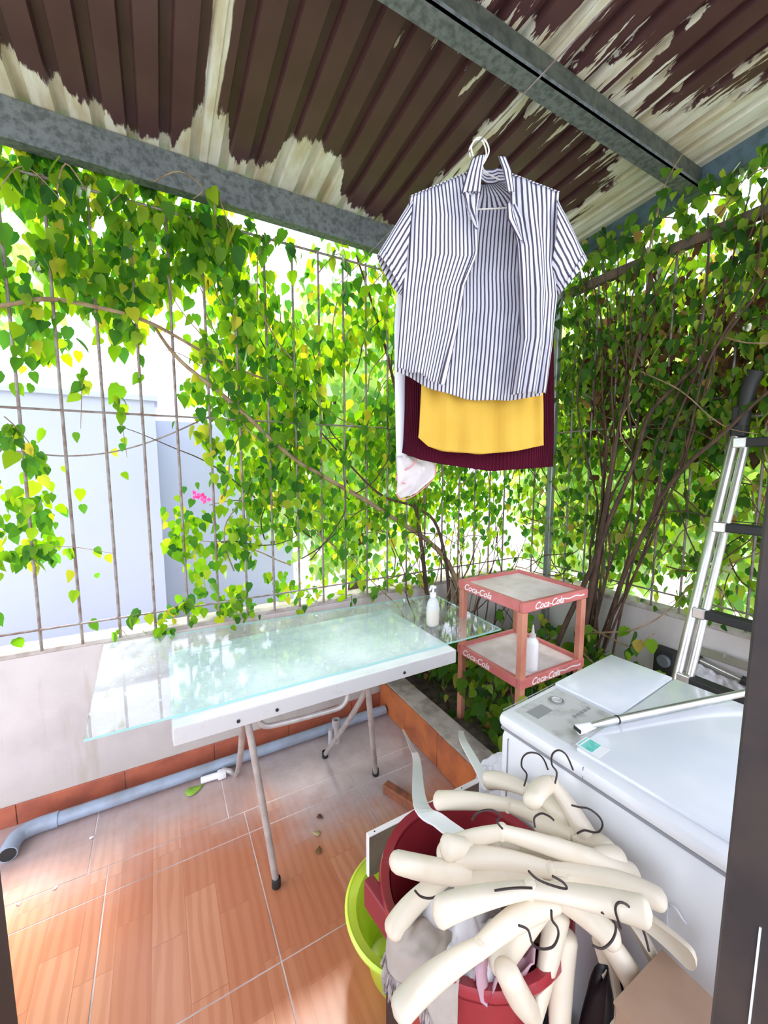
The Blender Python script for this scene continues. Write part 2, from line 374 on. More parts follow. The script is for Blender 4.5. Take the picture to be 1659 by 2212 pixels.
# ================================================================== FOLDING TABLE
M['table_white'] = simple('table_laminate', (.80, .84, .86), .35, c2=(.70, .75, .77), nscale=6)
M['apron'] = simple('worn_white_apron', (.58, .57, .57), .4, c2=(.42, .39, .37), nscale=16, lo=.55, hi=.8)
M['leg_steel'] = simple('painted_grey_tube', (.42, .38, .36), .38, metal=.3, c2=(.55, .52, .50), nscale=14)
M['rubber'] = simple('black_rubber', (.02, .02, .02), .6)
tb = thing('folding_table', 'long white folding table with grey tube legs under the glass sheet', 'table', (.55, 1.65, 0))
MB().box((-.005, 1.352, .712), (1.125, 1.96, .735), bev=.003).build('table_top', 'table_white', tb)
MB().box((-.005, 1.347, .676), (1.125, 1.353, .733), bev=.002).build('apron', 'apron', tb)
MB().box((-.008, 1.353, .690), (-.003, 1.955, .733)).build('apron', 'apron', tb)
MB().box((1.123, 1.353, .690), (1.128, 1.955, .733)).build('apron', 'apron', tb)
for y0 in (1.44, 1.86): MB().box((.05, y0, .690), (1.08, y0+.03, .713)).build('under_bar', 'leg_steel', tb)
def leg(P, r=.0125, k=4, foot=None):
    lg = MB().tube(P, r, 10, k).build('leg', 'leg_steel', tb, True)
    if foot:
        f = Vector(foot); MB().lathe([(.0001, 0), (.014, 0), (.017, .004), (.0165, .035), (.0135, .037)], f, 12).build('rubber_foot', 'rubber', lg, True)
leg([(.215, 1.40, .71), (.235, 1.395, .60), (.30, 1.36, .02)], foot=(.30, 1.357, 0), k=6)
leg([(.215, 1.42, .71), (.235, 1.60, .45), (.262, 1.975, .03), (.235, 2.005, .03), (.20, 2.03, .035)], k=4)
leg([(.700, 1.40, .71), (.755, 1.47, .45), (.876, 1.655, .02)], foot=(.878, 1.658, 0), k=5)
leg([(.76, 1.42, .71), (.735, 1.60, .42), (.70, 1.90, .02)], foot=(.70, 1.902, 0), k=4)
MB().tube([(.262, 1.39, .715), (.262, 1.39, .66), (.285, 1.39, .625), (.34, 1.39, .615), (.53, 1.39, .605), (.585, 1.39, .61), (.612, 1.39, .645), (.618, 1.39, .71)], .0105, 10, 5).build('brace_tube', 'leg_steel', tb, True)
for x in (.19, .32, .85): MB().lathe([(.006, 0), (.006, .004), (.0001, .005)], (0, 0, 0), 8).build('rivet', 'rubber', tb, True).matrix_world = Matrix.Translation((x, 1.347, .700)) @ Matrix.Rotation(math.pi/2, 4, 'X')

# glass sheet
def glass_mat():
    m, nt, b = new_mat('dusty_bright_glass'); pos, s = world_xyz(nt)
    nt.nodes.remove(b); out = nt.nodes['Material Output']
    gl = N(nt, 'ShaderNodeBsdfGlass', Roughness=.0, IOR=1.45, Color=(.80, .95, .93, 1))
    tr = N(nt, 'ShaderNodeBsdfTransparent', Color=(.95, .985, .99, 1))
    lp = N(nt, 'ShaderNodeBsdfGlossy', Roughness=.02, Color=(1, 1, 1, 1)); lw = N(nt, 'ShaderNodeLayerWeight', Blend=.5)
    fr = math_node(nt, 'ADD', math_node(nt, 'MULTIPLY', math_node(nt, 'POWER', lw.outputs['Facing'], 5.0), .9), .035)
    m0 = nt.nodes.new('ShaderNodeMixShader'); L(nt, fr, m0.inputs[0]); L(nt, tr.outputs[0], m0.inputs[1]); L(nt, lp.outputs[0], m0.inputs[2])
    nt.nodes.remove(gl)
    d = N(nt, 'ShaderNodeBsdfDiffuse', Color=(.86, .92, .97, 1))
    dust_glare = math_node(nt, 'ADD', math_node(nt, 'MULTIPLY', smooth(nt, noise_tex(nt, pos, 5, 8, .7), .30, .75), .30), math_node(nt, 'MULTIPLY', smooth(nt, noise_tex(nt, pos, 40, 4, .6), .64, .70), .5), True)  # dust, its pale film thickened in place of bright reflections
    m1 = nt.nodes.new('ShaderNodeMixShader'); L(nt, dust_glare, m1.inputs[0]); L(nt, m0.outputs[0], m1.inputs[1]); L(nt, d.outputs[0], m1.inputs[2])
    L(nt, m1.outputs[0], out.inputs[0]); return m
M['glass'] = glass_mat()
M['glass_edge'] = simple('green_glass_edge', (.35, .62, .58), .15)
gt = thing('glass_sheet', 'large clear glass sheet lying on the folding table, overhanging both ends', 'glass sheet', (.6, 1.75, .736))
gv = [(-.238, 1.408), (1.462, 1.408), (1.50, 2.02), (-.262, 2.165)]
g0 = MB(); z0, z1 = .7365, .7445
g0.add([(x, y, z0) for x, y in gv]+[(x, y, z1) for x, y in gv], [(3, 2, 1, 0), (4, 5, 6, 7)]).build('pane', 'glass', gt)
g1 = MB()
for i in range(4):
    a, b_ = gv[i], gv[(i+1) % 4]
    g1.add([(a[0], a[1], z0), (b_[0], b_[1], z0), (b_[0], b_[1], z1), (a[0], a[1], z1)], [(0, 1, 2, 3)])
g1.build('ground_edge', 'glass_edge', gt)

# pump bottle on the glass
def clear_plastic(name, col, tr=.6):
    m, nt, b = new_mat(name); nt.nodes.remove(b); out = nt.nodes['Material Output']
    a = N(nt, 'ShaderNodeBsdfTransparent', Color=c4(col)); d = N(nt, 'ShaderNodeBsdfPrincipled'); d.inputs['Base Color'].default_value = c4(col); d.inputs['Roughness'].default_value = .2
    mx = N(nt, 'ShaderNodeMixShader', Fac=1-tr); L(nt, a.outputs[0], mx.inputs[1]); L(nt, d.outputs[0], mx.inputs[2]); L(nt, mx.outputs[0], out.inputs[0]); return m
M['clear'] = clear_plastic('clear_plastic', (.92, .94, .98), .45)
M['honey'] = simple('yellow_liquid', (.85, .62, .18), .25)
M['white_plastic'] = simple('white_plastic', (.88, .88, .90), .35)
pb = thing('pump_bottle', 'clear pump bottle with yellow liquid standing on the glass sheet', 'bottle', (1.19, 1.615, .7445))
bc = (1.19, 1.615, .7445)
MB().lathe([(.0001, 0), (.030, 0), (.035, .008), (.037, .05), (.036, .09), (.030, .125), (.017, .145), (.014, .152)], bc, 24, sy=.75).build('body', 'clear', pb, True)
MB().lathe([(.0001, .003), (.028, .003), (.0325, .01), (.0345, .05), (.034, .075), (.0001, .075)], bc, 24, sy=.74).build('liquid', 'honey', pb, True)
MB().lathe([(.015, .150), (.016, .152), (.016, .170), (.006, .173), (.005, .195), (.0001, .196)], bc, 16).build('collar', 'white_plastic', pb, True)
MB().box((1.178, 1.600, .938), (1.202, 1.630, .952), bev=.004).tube([(1.185, 1.61, .947), (1.165, 1.60, .947), (1.152, 1.593, .940)], .005, 8, 3).build('pump_head', 'white_plastic', pb, True)

# ================================================================== PIPES AT THE WALL FOOT
M['pvc'] = simple('blue_grey_pvc', (.34, .41, .52), .4, c2=(.26, .29, .34), nscale=9)
M['pvc_old'] = simple('pale_dirty_pvc', (.62, .62, .63), .5, c2=(.40, .36, .34), nscale=12)
pp = thing('drain_pipe', 'long blue-grey plastic drain pipe on the floor along the left wall', 'pipe', (.3, 2.05, 0))
MB().tube([(-.50, 2.075, .034), (1.165, 2.075, .034)], .027, 14).build('run', 'pvc', pp, True)
MB().tube([(-.46, 2.075, .034), (-.54, 2.075, .034), (-.585, 2.055, .034), (-.60, 2.01, .034), (-.60, 1.965, .034)], .031, 14, 4).build('elbow', 'pvc', pp, True)
MB().tube([(-.60, 1.966, .034), (-.60, 1.963, .034)], .027, 14).build('open_end', 'rubber', pp, True)
tag(MB().lathe([(.020, 0), (.020, .10), (.024, .102), (.024, .135), (.019, .138), (.017, .10)], (.80, 1.985, 0), 16, cap0=True).tube([(.765, 1.985, .0), (.765, 1.985, .09)], .014, 10).build('pipe_stub', 'pvc_old', None, True), 'short pale upright pipe stub by the left wall under the table', 'pipe')
tag(MB().tube([(.10, 2.025, .02), (.16, 2.02, .022), (.185, 2.015, .022)], .016, 10, 3).box((.175, 2.0, .004), (.215, 2.035, .04), bev=.006).build('pipe_joint', 'white_plastic', None, True), 'small white pipe joint lying beside the blue-grey pipe', 'pipe joint')
rb = Matrix.Translation((.925, 1.42, 0)) @ Matrix.Rotation(math.radians(22), 4, 'Z')
M['rust'] = simple('rusty_brown', (.36, .12, .05), .7, c2=(.16, .07, .045), nscale=20, bump=.4)
tag(MB().box((-.022, -.09, 0), (.022, .14, .045), rb, .004).build('brick_offcut', 'rust'), 'narrow rusty brown brick offcut lying on the floor behind the board', 'brick')

# ================================================================== PINK SHELF
M['pinkp'] = simple('faded_red_plastic', (.66, .20, .19), .45, c2=(.56, .15, .13), nscale=8)
M['pinkleg'] = simple('sun_bleached_orange_leg', (.62, .26, .17), .5, c2=(.52, .18, .12), nscale=9)
M['tray'] = simple('bleached_pink_tray', (.90, .78, .80), .5, c2=(.72, .60, .58), nscale=7)
M['letter'] = simple('white_lettering', (.92, .88, .88), .5)
def letters(txt, size, mtx, parent, shear=.35):
    cu = bpy.data.curves.new('lettering', 'FONT'); cu.body = txt; cu.size = size; cu.shear = shear; cu.extrude = .0004; cu.offset = .0006
    to = bpy.data.objects.new('tmp', cu); COL.objects.link(to)
    dg = bpy.context.evaluated_depsgraph_get(); me = bpy.data.meshes.new_from_object(to.evaluated_get(dg)); bpy.data.objects.remove(to)
    me.transform(mtx); me.materials.clear(); me.materials.append(M['letter'])
    o = bpy.data.objects.new('lettering', me); COL.objects.link(o); o.parent = parent
    o.matrix_parent_inverse = parent.matrix_world.inverted(); return o
sx0, sx1, sy0, sy1 = 1.385, 1.845, 1.205, 1.655
sh = thing('plastic_shelf', 'faded pink-red two-tier plastic shelf standing among the vine stems', 'shelf', (1.61, 1.43, .15))
for zt in (.935, .572):
    tr = MB().box((sx0+.02, sy0+.02, zt-.012), (sx1-.02, sy1-.02, zt-.002)).build('tray', 'tray', sh)
    rim = MB()
    rim.box((sx0, sy0, zt-.035), (sx1, sy0+.024, zt+.014), bev=.004).box((sx0, sy1-.024, zt-.035), (sx1, sy1, zt+.014), bev=.004)
    rim.box((sx0, sy0+.024, zt-.035), (sx0+.024, sy1-.024, zt+.014), bev=.003).box((sx1-.024, sy0+.024, zt-.035), (sx1, sy1-.024, zt+.014), bev=.003)
    rm = rim.build('rim', 'pinkp', sh)
    letters('Coca-Cola', .046, Matrix.Translation((sx0+.07, sy0-.0008, zt-.026)) @ Matrix.Rotation(math.pi/2, 4, 'X'), rm)
    letters('Coca-Cola', .046, Matrix.Translation((sx0-.0008, sy1-.05, zt-.026)) @ Matrix.Rotation(-math.pi/2, 4, 'Z') @ Matrix.Rotation(math.pi/2, 4, 'X'), rm)
    wv = MB()
    for k in range(16):
        xa = sx0+.235+.012*k; wv.box((xa, sy0-.0012, zt-.012+.003*math.sin(k*.8)), (xa+.0128, sy0+.001, zt-.006+.003*math.sin(k*.8)))
    wv.build('white_wave', 'letter', rm)
lz = .13
for cx, cy in ((sx0+.021, sy0+.021), (sx1-.021, sy0+.021), (sx0+.021, sy1-.021), (sx1-.021, sy1-.021)):
    MB().box((cx-.017, cy-.017, lz), (cx+.017, cy+.017, .90), bev=.004).build('leg', 'pinkleg', sh)
# bottle on the lower tray
sq = thing('squeeze_bottle', 'slim white squeeze bottle on the lower tray of the shelf', 'bottle', (1.525, 1.265, .571))
bc = (1.525, 1.265, .5705)
MB().lathe([(.0001, 0), (.026, 0), (.0285, .006), (.0285, .14), (.026, .155), (.014, .17), (.012, .175)], bc, 20).build('body', 'white_plastic', sq, True)
MB().lathe([(.015, .172), (.015, .188), (.008, .192), (.005, .215), (.003, .232), (.0001, .233)], bc, 16).build('nozzle_cap', simple('grey_cap', (.60, .58, .54), .4), sq, True)

# ================================================================== WASHING MACHINE
M['enamel'] = simple('white_enamel', (.82, .83, .86), .22, coat=.3)
M['enamel_lid'] = simple('lid_plastic', (.84, .86, .90), .14, c2=(.76, .80, .86), nscale=5, coat=.3)
M['panel'] = simple('scuffed_grey_panel', (.60, .60, .58), .45, c2=(.44, .43, .40), nscale=26, lo=.45, hi=.7)
M['seam'] = simple('dark_seam', (.30, .30, .33), .6)
M['teal'] = simple('teal_label', (.10, .55, .47), .4, c2=(.25, .70, .60), nscale=60)
M['display'] = simple('grey_display', (.30, .31, .30), .3)
wm = thing('washing_machine', 'white top-loading washing machine beside the heap of hangers', 'washing machine', (.78, .42, 0))
W = rot_z(5, (.752, .728, 0))
b = MB().box((.006, -.602, .02), (.575, -.004, .862), W, .022); b.build('body', 'enamel', wm, True)
MB().box((0, -.606, .866), (.58, 0, .905), W, .016).build('top_cover', 'enamel', wm, True)
MB().box((.007, -.598, .8605), (.57, -.008, .8675), W).build('seam', 'seam', wm)
MB().box((.0035, -.034, .60), (.008, -.0325, .845), W).build('seam', 'seam', wm)
pn = MB().box((.035, -.185, .903), (.235, -.022, .9075), W, .002).build('control_panel', 'panel', wm)
MB().box((.058, -.083, .907), (.122, -.048, .9085), W).build('display', 'display', pn)
MB().box((.02, -.004, .9035), (.30, -.0025, .9056), W).build('seam', 'seam', wm)
for rr, zz in ((.020, .0095), (.014, .0115)):
    o = MB().lathe([(rr, 0), (rr, .002), (rr-.003, .003), (rr-.004, .001), (.0001, .001)], (0, 0, 0), 24).build('dial', 'display' if rr > .015 else 'panel', pn, True)
    o.matrix_world = W @ Matrix.Translation((.172, -.062, .8985+zz))
for k in range(5): MB().box((.140+.016*k, -.135, .907), (.150+.016*k, -.127, .909), W).build('button', 'display', pn)
lid = MB().box((.030, -.596, .903), (.566, -.199, .916), W, .007).build('lid', 'enamel_lid', wm, True)
MB().box((.243, -.195, .903), (.572, -.008, .915), W, .007).build('rear_cover', 'enamel_lid', wm, True)
MB().box((.001, -.235, .874), (.004, -.2335, .900), W).build('seam', 'seam', wm)
st = MB().box((.036, -.250, .916), (.082, -.196, .9165), W).build('energy_label', 'white_plastic', wm)
MB().box((.040, -.232, .9165), (.080, -.206, .9169), W).build('teal_field', 'teal', st)
MB().box((.040, -.2015, .9165), (.080, -.199, .9169), W).build('teal_field', 'teal', st)
for ly, z0 in ((-.27, .735), (-.42, .735)):
    MB().tube([W @ Vector((.004, ly+.012, z0-.05)), W @ Vector((-.002, ly+.012, z0)), W @ Vector((-.004, ly, z0+.012)), W @ Vector((-.002, ly-.012, z0)), W @ Vector((.004, ly-.016, z0-.01))], .0022, 6, 4).box((.002, ly-.016, z0-.085), (.006, ly+.018, z0-.045), W, .002).build('stick_on_hook', 'clear', wm, True)
for fx, fy in ((.05, -.05), (.05, -.55), (.52, -.05), (.52, -.55)):
    MB().lathe([(.022, 0), (.022, .022)], W @ Vector((fx, fy, 0)), 12, True, True).build('foot', 'rubber', wm)

# aluminium pole on the machine
M['alu'] = simple('aluminium', (.72, .72, .70), .28, metal=.85, c2=(.60, .58, .55), nscale=8)
pl = thing('mop_pole', 'thin aluminium pole laid slantwise across the washing machine lid', 'pole', (1.1, .5, .93))
MB().tube([(.885, .551, .927), (.935, .540, .927), (1.62, .372, .930)], [.006, .0095, .0095], 12).build('tube', 'alu', pl, True)
MB().tube([(.846, .560, .924), (.862, .556, .924), (.895, .549, .926)], [.012, .011, .0075], 10, flat=.6).build('flat_end', 'white_plastic', pl, True)
MB().box((-.002, -.011, -.004), (.001, .011, .004), rot_z(-14, (.846, .560, .924))).build('slot', 'rubber', pl)
MB().tube([(.960, .534, .927), (.964, .533, .927)], .0105, 12).build('joint_ring', 'rubber', pl, True)

# ================================================================== LADDER
ld = thing('ladder', 'aluminium telescopic ladder with black rungs leaning against the right fence', 'ladder', (1.9, .65, 0))
def lx(z): return 1.80+(z/1.72)*.555
for yy in (.855, .44):
    for q, (z0, z1) in enumerate(((.16, 1.70), (.10, 1.66))):
        a = Vector((lx(z0)+.0+.0*q, yy-(.044*q if yy > .6 else -.044*q), z0)); c = Vector((lx(z1), a.y, z1))
        MB().tube([a, c], .021-.004*q, 14).build('rail_tube', 'alu', ld, True)
    MB().box((-.03, -.028, -.04), (.03, .028, .10), Matrix.Translation((lx(1.72), yy-.012, 1.73)), .008).build('top_bracket', 'rubber', ld)
    MB().tube([(2.345, yy-.02, 1.74), (2.350, yy-.03, 1.90), (2.345, yy-.055, 1.98)], [.026, .03, .035], 10, 3).build('grip', 'rubber', ld, True)
    MB().lathe([(.026, 0), (.028, .10), (.022, .11)], (lx(.06), yy-.02, .0), 12, True).build('rubber_foot', 'rubber', ld, True)
for z in (.33, .62, .905, 1.285, 1.665):
    MB().box((lx(z)-.028, .455, z-.022), (lx(z)+.028, .815, z+.018), bev=.006).build('rung', 'rubber', ld)
    for yy in (.82, .44): MB().box((lx(z)-.031, yy-.02, z-.026), (lx(z)+.031, yy+.03, z+.022), bev=.005).build('rung_clamp', 'alu' if yy > .6 else 'rubber', ld)
# things on the right wall behind the ladder
bx = thing('wall_box', 'small black box with a round cap on the right wall', 'box', (2.33, 1.07, .46))
MB().box((2.335, 1.02, .42), (2.386, 1.125, .575), bev=.01).build('case', 'rubber', bx)
o = MB().lathe([(.034, 0), (.034, .012), (.028, .018), (.0001, .018)], (0, 0, 0), 24).build('round_cap', simple('grey_cap_disc', (.12, .13, .15), .4), bx, True)
o.matrix_world = Matrix.Translation((2.335, 1.068, .51)) @ Matrix.Rotation(-math.pi/2, 4, 'Y')
mp_ = thing('flat_mop', 'grey flat mop head with a metal bar hung on the right wall', 'mop', (2.33, .82, .5))
MB().tube([(2.36, .925, .575), (2.355, .735, .550)], .013, 10).build('bar', 'alu', mp_, True)
for a, c in (((2.36, .945, .578), (2.36, .915, .574)), ((2.355, .745, .552), (2.355, .70, .546))): MB().tube([a, c], .022, 10).build('end_cap', 'rubber', mp_, True)
def mopf(u, v):
    y = .93-.22*u; z = .555-.03*u-v*.13; return (2.352-.035*math.sin(v*3)*(.6+.4*math.sin(u*9))+.012*noise.noise(Vector((u*9, v*7, 1))), y, z+.02*noise.noise(Vector((u*6, v*4, 5))))
MB().grid(mopf, 24, 14).build('mop_cloth', simple('grey_fluff', (.45, .44, .46), .95, c2=(.62, .61, .64), nscale=40), mp_, True, .006)
tag(MB().box((2.36, .70, .600), (2.385, .93, .645), bev=.003).box((2.345, .82, .63), (2.365, .845, .655)).build('wall_bracket', 'alu'), 'flat metal bracket fixed to the right wall above the mop', 'bracket')
# ================================================================== HANGING CLOTHES
NF = Vector((.488, .873, 0)).normalized(); RT = Vector((.873, -.488, 0)).normalized()
FW = Vector((math.cos(PITCH)*NF.x, math.cos(PITCH)*NF.y, -math.sin(PITCH))); UPV = RT.cross(FW)
O0 = Vector((.889, .994, 2.128))
def Q(px, py, w=0, back=0):
    """pattern point of a garment: a vertical plane facing the doorway, w = towards the viewer, back = plane set further in"""
    r = FW+RT*((px-829.5)/867)-UPV*((py-1106)/867)
    t = ((O0+NF*back-CAM).dot(NF))/r.dot(NF)
    return CAM+r*t-NF*w
def stripe_mat():
    m, nt, b = new_mat('ticking_stripe_cotton'); uv = nt.nodes.new('ShaderNodeUVMap'); s = nt.nodes.new('ShaderNodeSeparateXYZ'); L(nt, uv.outputs[0], s.inputs[0])
    n = noise_tex(nt, uv.outputs[0], 40, 2)
    u = math_node(nt, 'FRACT', math_node(nt, 'MULTIPLY', math_node(nt, 'ADD', s.outputs[0], math_node(nt, 'MULTIPLY', n, .0012)), 1/.0118))
    f = math_node(nt, 'MULTIPLY', smooth(nt, u, .0, .08), smooth(nt, u, .48, .38))
    L(nt, mixc(nt, f, (.70, .71, .80), (.085, .07, .11)), b.inputs['Base Color']); b.inputs['Roughness'].default_value = .85
    b.inputs['Specular IOR Level'].default_value = .2; return m
M['stripe'] = stripe_mat()
def ruled(Lp, Rp, wfn, nu, nv, back=0, u0=0, wid=None, mb=None, sag=0):
    mb = mb or MB(); mid = .5*((fit([(a[0], a[1], 0) for a in Lp], .5)-fit([(a[0], a[1], 0) for a in Rp], .5)).length)*2*.001419
    wid = wid or mid
    def p(u, v):
        a = fit([(q[0], q[1], 0) for q in Lp], v); c = fit([(q[0], q[1], 0) for q in Rp], v); q = a*(1-u)+c*u
        return Q(q.x, q.y+sag*math.sin(math.pi*u)*v**4, wfn(u, v), back)
    return mb.grid(p, nu, nv, lambda u, v: (u0+u*wid, v*.6))
sh_ = thing('striped_shirt', 'open short-sleeved shirt with dark and white stripes, frontmost on the clothesline', 'shirt', tuple(Q(1030, 850)))
fold = lambda u, v, a, k, ph: a*(v**1.3)*math.sin(u*k+ph)
ruled([(884, 436), (876, 500), (872, 580), (868, 650), (862, 730), (857, 800)], [(1008, 386), (1020, 480), (1022, 560), (996, 625), (980, 720), (952, 836)],
      lambda u, v: .022+.035*math.sin(math.pi*min(1, u*1.15))*min(1, v*5)+fold(u, v, .014, 15, .5)+.006*noise.noise(Vector((u*5, v*6, 2))), 36, 40).build('front_panel', 'stripe', sh_, 'all', .0016)
ruled([(1096, 388), (1094, 470), (1112, 545), (1117, 640), (1120, 740), (1102, 856)], [(1200, 428), (1196, 500), (1190, 580), (1195, 650), (1186, 750), (1172, 853)],
      lambda u, v: .024+.032*math.sin(math.pi*min(1, .15+u*.95))*min(1, v*5)+fold(u, v, .014, 14, 1.8)+.006*noise.noise(Vector((u*5, v*6, 9))), 32, 40).build('front_panel', 'stripe', sh_, 'all', .0016)
ruled([(890, 432), (876, 500), (872, 580), (868, 650), (862, 730), (858, 800)], [(1198, 428), (1196, 500), (1190, 580), (1195, 650), (1186, 750), (1172, 853)],
      lambda u, v: -.022-.02*math.sin(math.pi*u)+fold(u, v, .013, 21, 0)+.004*noise.noise(Vector((u*7, v*5, 4))), 44, 36, sag=30).build('back_panel', 'stripe', sh_, 'all', .0016)
def sleeve(arm, cuff, dA, dC, name='sleeve'):
    mb = MB(); (a0, a1), (c0, c1) = arm, cuff
    def p(u, v):
        th = 2*math.pi*u; t = math.cos(th)*.5+.5
        A = Vector((a0[0], a0[1], 0)).lerp(Vector((a1[0], a1[1], 0)), t); Cc = Vector((c0[0], c0[1], 0)).lerp(Vector((c1[0], c1[1], 0)), t)
        q = A.lerp(Cc, v); d = (dA*(1-v)+dC*v)*math.sin(th); return Q(q.x, q.y, d+.006*noise.noise(Vector((math.cos(th)*2, math.sin(th)*2, v*3))))
    mb.grid(p, 40, 14, lambda u, v: (abs(u-.5)*.30, v*.2)); o = mb.build(name, 'stripe', sh_, 'all', .0018)
    cf = MB()
    def pc(u, v):
        th = 2*math.pi*u; t = math.cos(th)*.5+.5
        q = Vector((c0[0], c0[1], 0)).lerp(Vector((c1[0], c1[1], 0)), t); A = Vector((a0[0], a0[1], 0)).lerp(Vector((a1[0], a1[1], 0)), t)
        q = q+(A-q)*(.12*(1-v)); return Q(q.x, q.y, (dC+.004)*math.sin(th))
    cf.grid(pc, 40, 3, lambda u, v: (abs(u-.5)*.30, v*.03)).build('cuff', 'stripe', o, 'all', .002)
sleeve(((892, 428), (872, 628)), ((815, 553), (867, 636)), .045, .040)
sleeve(((1196, 424), (1182, 600)), ((1264, 566), (1204, 640)), .045, .045)
# shoulder yoke, collar stand, lapels
ruled([(884, 436), (890, 430)], [(1008, 384), (1015, 378)], lambda u, v: .022*(1-2*v)+.004, 14, 4).build('yoke', 'stripe', sh_, 'all', .0016)
ruled([(1080, 376), (1096, 388)], [(1192, 418), (1200, 428)], lambda u, v: -.02+.048*v, 14, 4).build('yoke', 'stripe', sh_, 'all', .0016)
ruled([(1032, 366), (1045, 357), (1062, 353), (1076, 357), (1090, 380)], [(1028, 402), (1044, 392), (1062, 389), (1080, 392), (1096, 408)], lambda u, v: .03-.055*math.sin(math.pi*v)+.008*u, 8, 24).build('collar_stand', 'stripe', sh_, 'all', .002)
ruled([(1008, 378), (950, 404), (890, 434)], [(1096, 378), (1150, 404), (1198, 430)], lambda u, v: -.022-.02*math.sin(math.pi*u), 24, 6).build('back_yoke', 'stripe', sh_, 'all', .0016)
ruled([(1012, 370), (1000, 405), (988, 447)], [(1038, 360), (1031, 400), (1026, 444)], lambda u, v: .044+.016*v+.006*math.sin(u*3), 10, 10).build('collar_leaf', 'stripe', sh_, 'all', .003)
ruled([(1068, 360), (1076, 390), (1084, 440)], [(1084, 362), (1094, 395), (1098, 440)], lambda u, v: .040+.014*v, 8, 12).build('collar_leaf', 'stripe', sh_, 'all', .003)
ruled([(990, 450), (998, 480), (1018, 520)], [(1024, 452), (1020, 478), (1020, 522)], lambda u, v: .066+.006*math.sin(u*9+v*5), 10, 8).build('collar_fold', 'stripe', sh_, 'all', .003)
ruled([(1082, 470), (1082, 500), (1108, 545)], [(1098, 470), (1112, 500), (1118, 548)], lambda u, v: .062+.006*math.sin(u*7), 8, 8).build('collar_fold', 'stripe', sh_, 'all', .003)
ruled([(1015, 480), (1019, 560), (991, 628), (974, 722), (944, 834)], [(1024, 480), (1026, 560), (1000, 625), (984, 720), (958, 837)], lambda u, v: .034+.004*math.sin(v*8), 3, 30).build('placket', 'stripe', sh_, 'all', .002)
ruled([(1090, 470), (1107, 545), (1112, 640), (1115, 740), (1096, 857)], [(1098, 470), (1118, 545), (1124, 640), (1127, 740), (1108, 857)], lambda u, v: .036+.004*math.sin(v*7), 3, 30).build('placket', 'stripe', sh_, 'all', .002)

# clothesline and the wire hangers
M['wire_white'] = simple('white_coated_wire', (.80, .78, .72), .4)
def tuft(P): return P
hookp = Q(1040, 300)
cl = tag(MB().tube([hookp+Vector((.008, -.9, .034)), hookp+Vector((0, 0, .0)), hookp+Vector((.0, 1.10, .0))], .0022, 6).build('clothesline', 'rod', None, True), 'thin clothesline strung under the roof along the sheet joint', 'clothesline')
def wire_hanger(label, dx, back, neck=(1048, 372), sh=((900, 440), (1180, 430)), bar=None, hook=None):
    t = thing('wire_hanger', label, 'hanger', tuple(Q(1040, 300, 0, back)), 'wire hangers on the clothesline')
    hk = hook or [(1022, 338), (1018, 318), (1028, 300), (1042, 298), (1052, 310), (1056, 328), (1047, 348), (1042, 358), (1046, 372)]
    MB().tube([Q(x+dx, y, 0, back) for x, y in hk], .0024, 8, 4).build('hook', 'wire_white', t, True)
    MB().tube([Q(x+dx, y, 0, back) for x, y in (neck, (neck[0]-30, neck[1]+16), sh[0], (sh[0][0]+8, sh[0][1]+12), ((sh[0][0]+sh[1][0])/2, 452), (sh[1][0]-8, sh[1][1]+12), sh[1], (neck[0]+30, neck[1]+16), neck)], .0022, 8, 3).build('frame', 'wire_white', t, True)
    return t
wire_hanger('white wire hanger holding up the striped shirt', 0, 0)
wire_hanger('white wire hanger showing its hook behind the striped shirt collar', 0, .085, hook=[(1016, 340), (1014, 322), (1026, 304), (1040, 302), (1048, 318), (1050, 334), (1042, 352), (1040, 372)])
wire_hanger('white wire hanger inside the maroon ribbed garment', 0, .135)
wire_hanger('white wire hanger inside the white garment at the rear', 0, .185)

def garment(name, label, cat, mat, Lp, Rp, hem, back, th, folds, uvm=False):
    """closed tube of cloth: shoulders at the top, hem curve at the bottom"""
    o = thing(name, label, cat, tuple(Q((Lp[-1][0]+Rp[-1][0])/2, Lp[-1][1], 0, back))); mb = MB()
    def p(u, v):
        thv = 2*math.pi*u; t = .5-.5*math.cos(thv)
        a = fit([(q[0], q[1], 0) for q in Lp], v); c = fit([(q[0], q[1], 0) for q in Rp], v); q = a.lerp(c, t)
        hx = hem[0][0]+(hem[-1][0]-hem[0][0])*t; hy = float(np.interp(hx, [h[0] for h in hem], [h[1] for h in hem])); y = q.y+(hy-(a.y*(1-t)+c.y*t))*v**3
        d = th*(.25+.75*min(1, v*4))*math.sin(thv)
        return Q(q.x, y, d+folds*(.3+.7*v)*(math.sin(t*23+math.sin(thv)*2+v*1.5)+.6*math.sin(t*41-v*2))+folds*.8*noise.noise(Vector((t*4, v*3, math.sin(thv)))), back)
    mb.grid(p, 88, 30, lambda u, v: (u*.9, v*.7)).build('body', mat, o, 'all', .0016); return o
def cloth_mat(name, c, c2, rib=0):
    m, nt, b = new_mat(name); uv = nt.nodes.new('ShaderNodeUVMap'); s = nt.nodes.new('ShaderNodeSeparateXYZ'); L(nt, uv.outputs[0], s.inputs[0])
    col = mixc(nt, noise_tex(nt, uv.outputs[0], 9, 4), c, c2)
    if rib:
        wv = math_node(nt, 'SINE', math_node(nt, 'MULTIPLY', s.outputs[0], rib)); bp = N(nt, 'ShaderNodeBump', Strength=.9, Distance=.004)
        L(nt, wv, bp.inputs['Height']); L(nt, bp.outputs[0], b.inputs['Normal'])
    L(nt, col, b.inputs['Base Color']); b.inputs['Roughness'].default_value = .9; b.inputs['Specular IOR Level'].default_value = .15
    return m
M['yellow'] = cloth_mat('yellow_jersey', (.70, .46, .085), (.62, .37, .05))
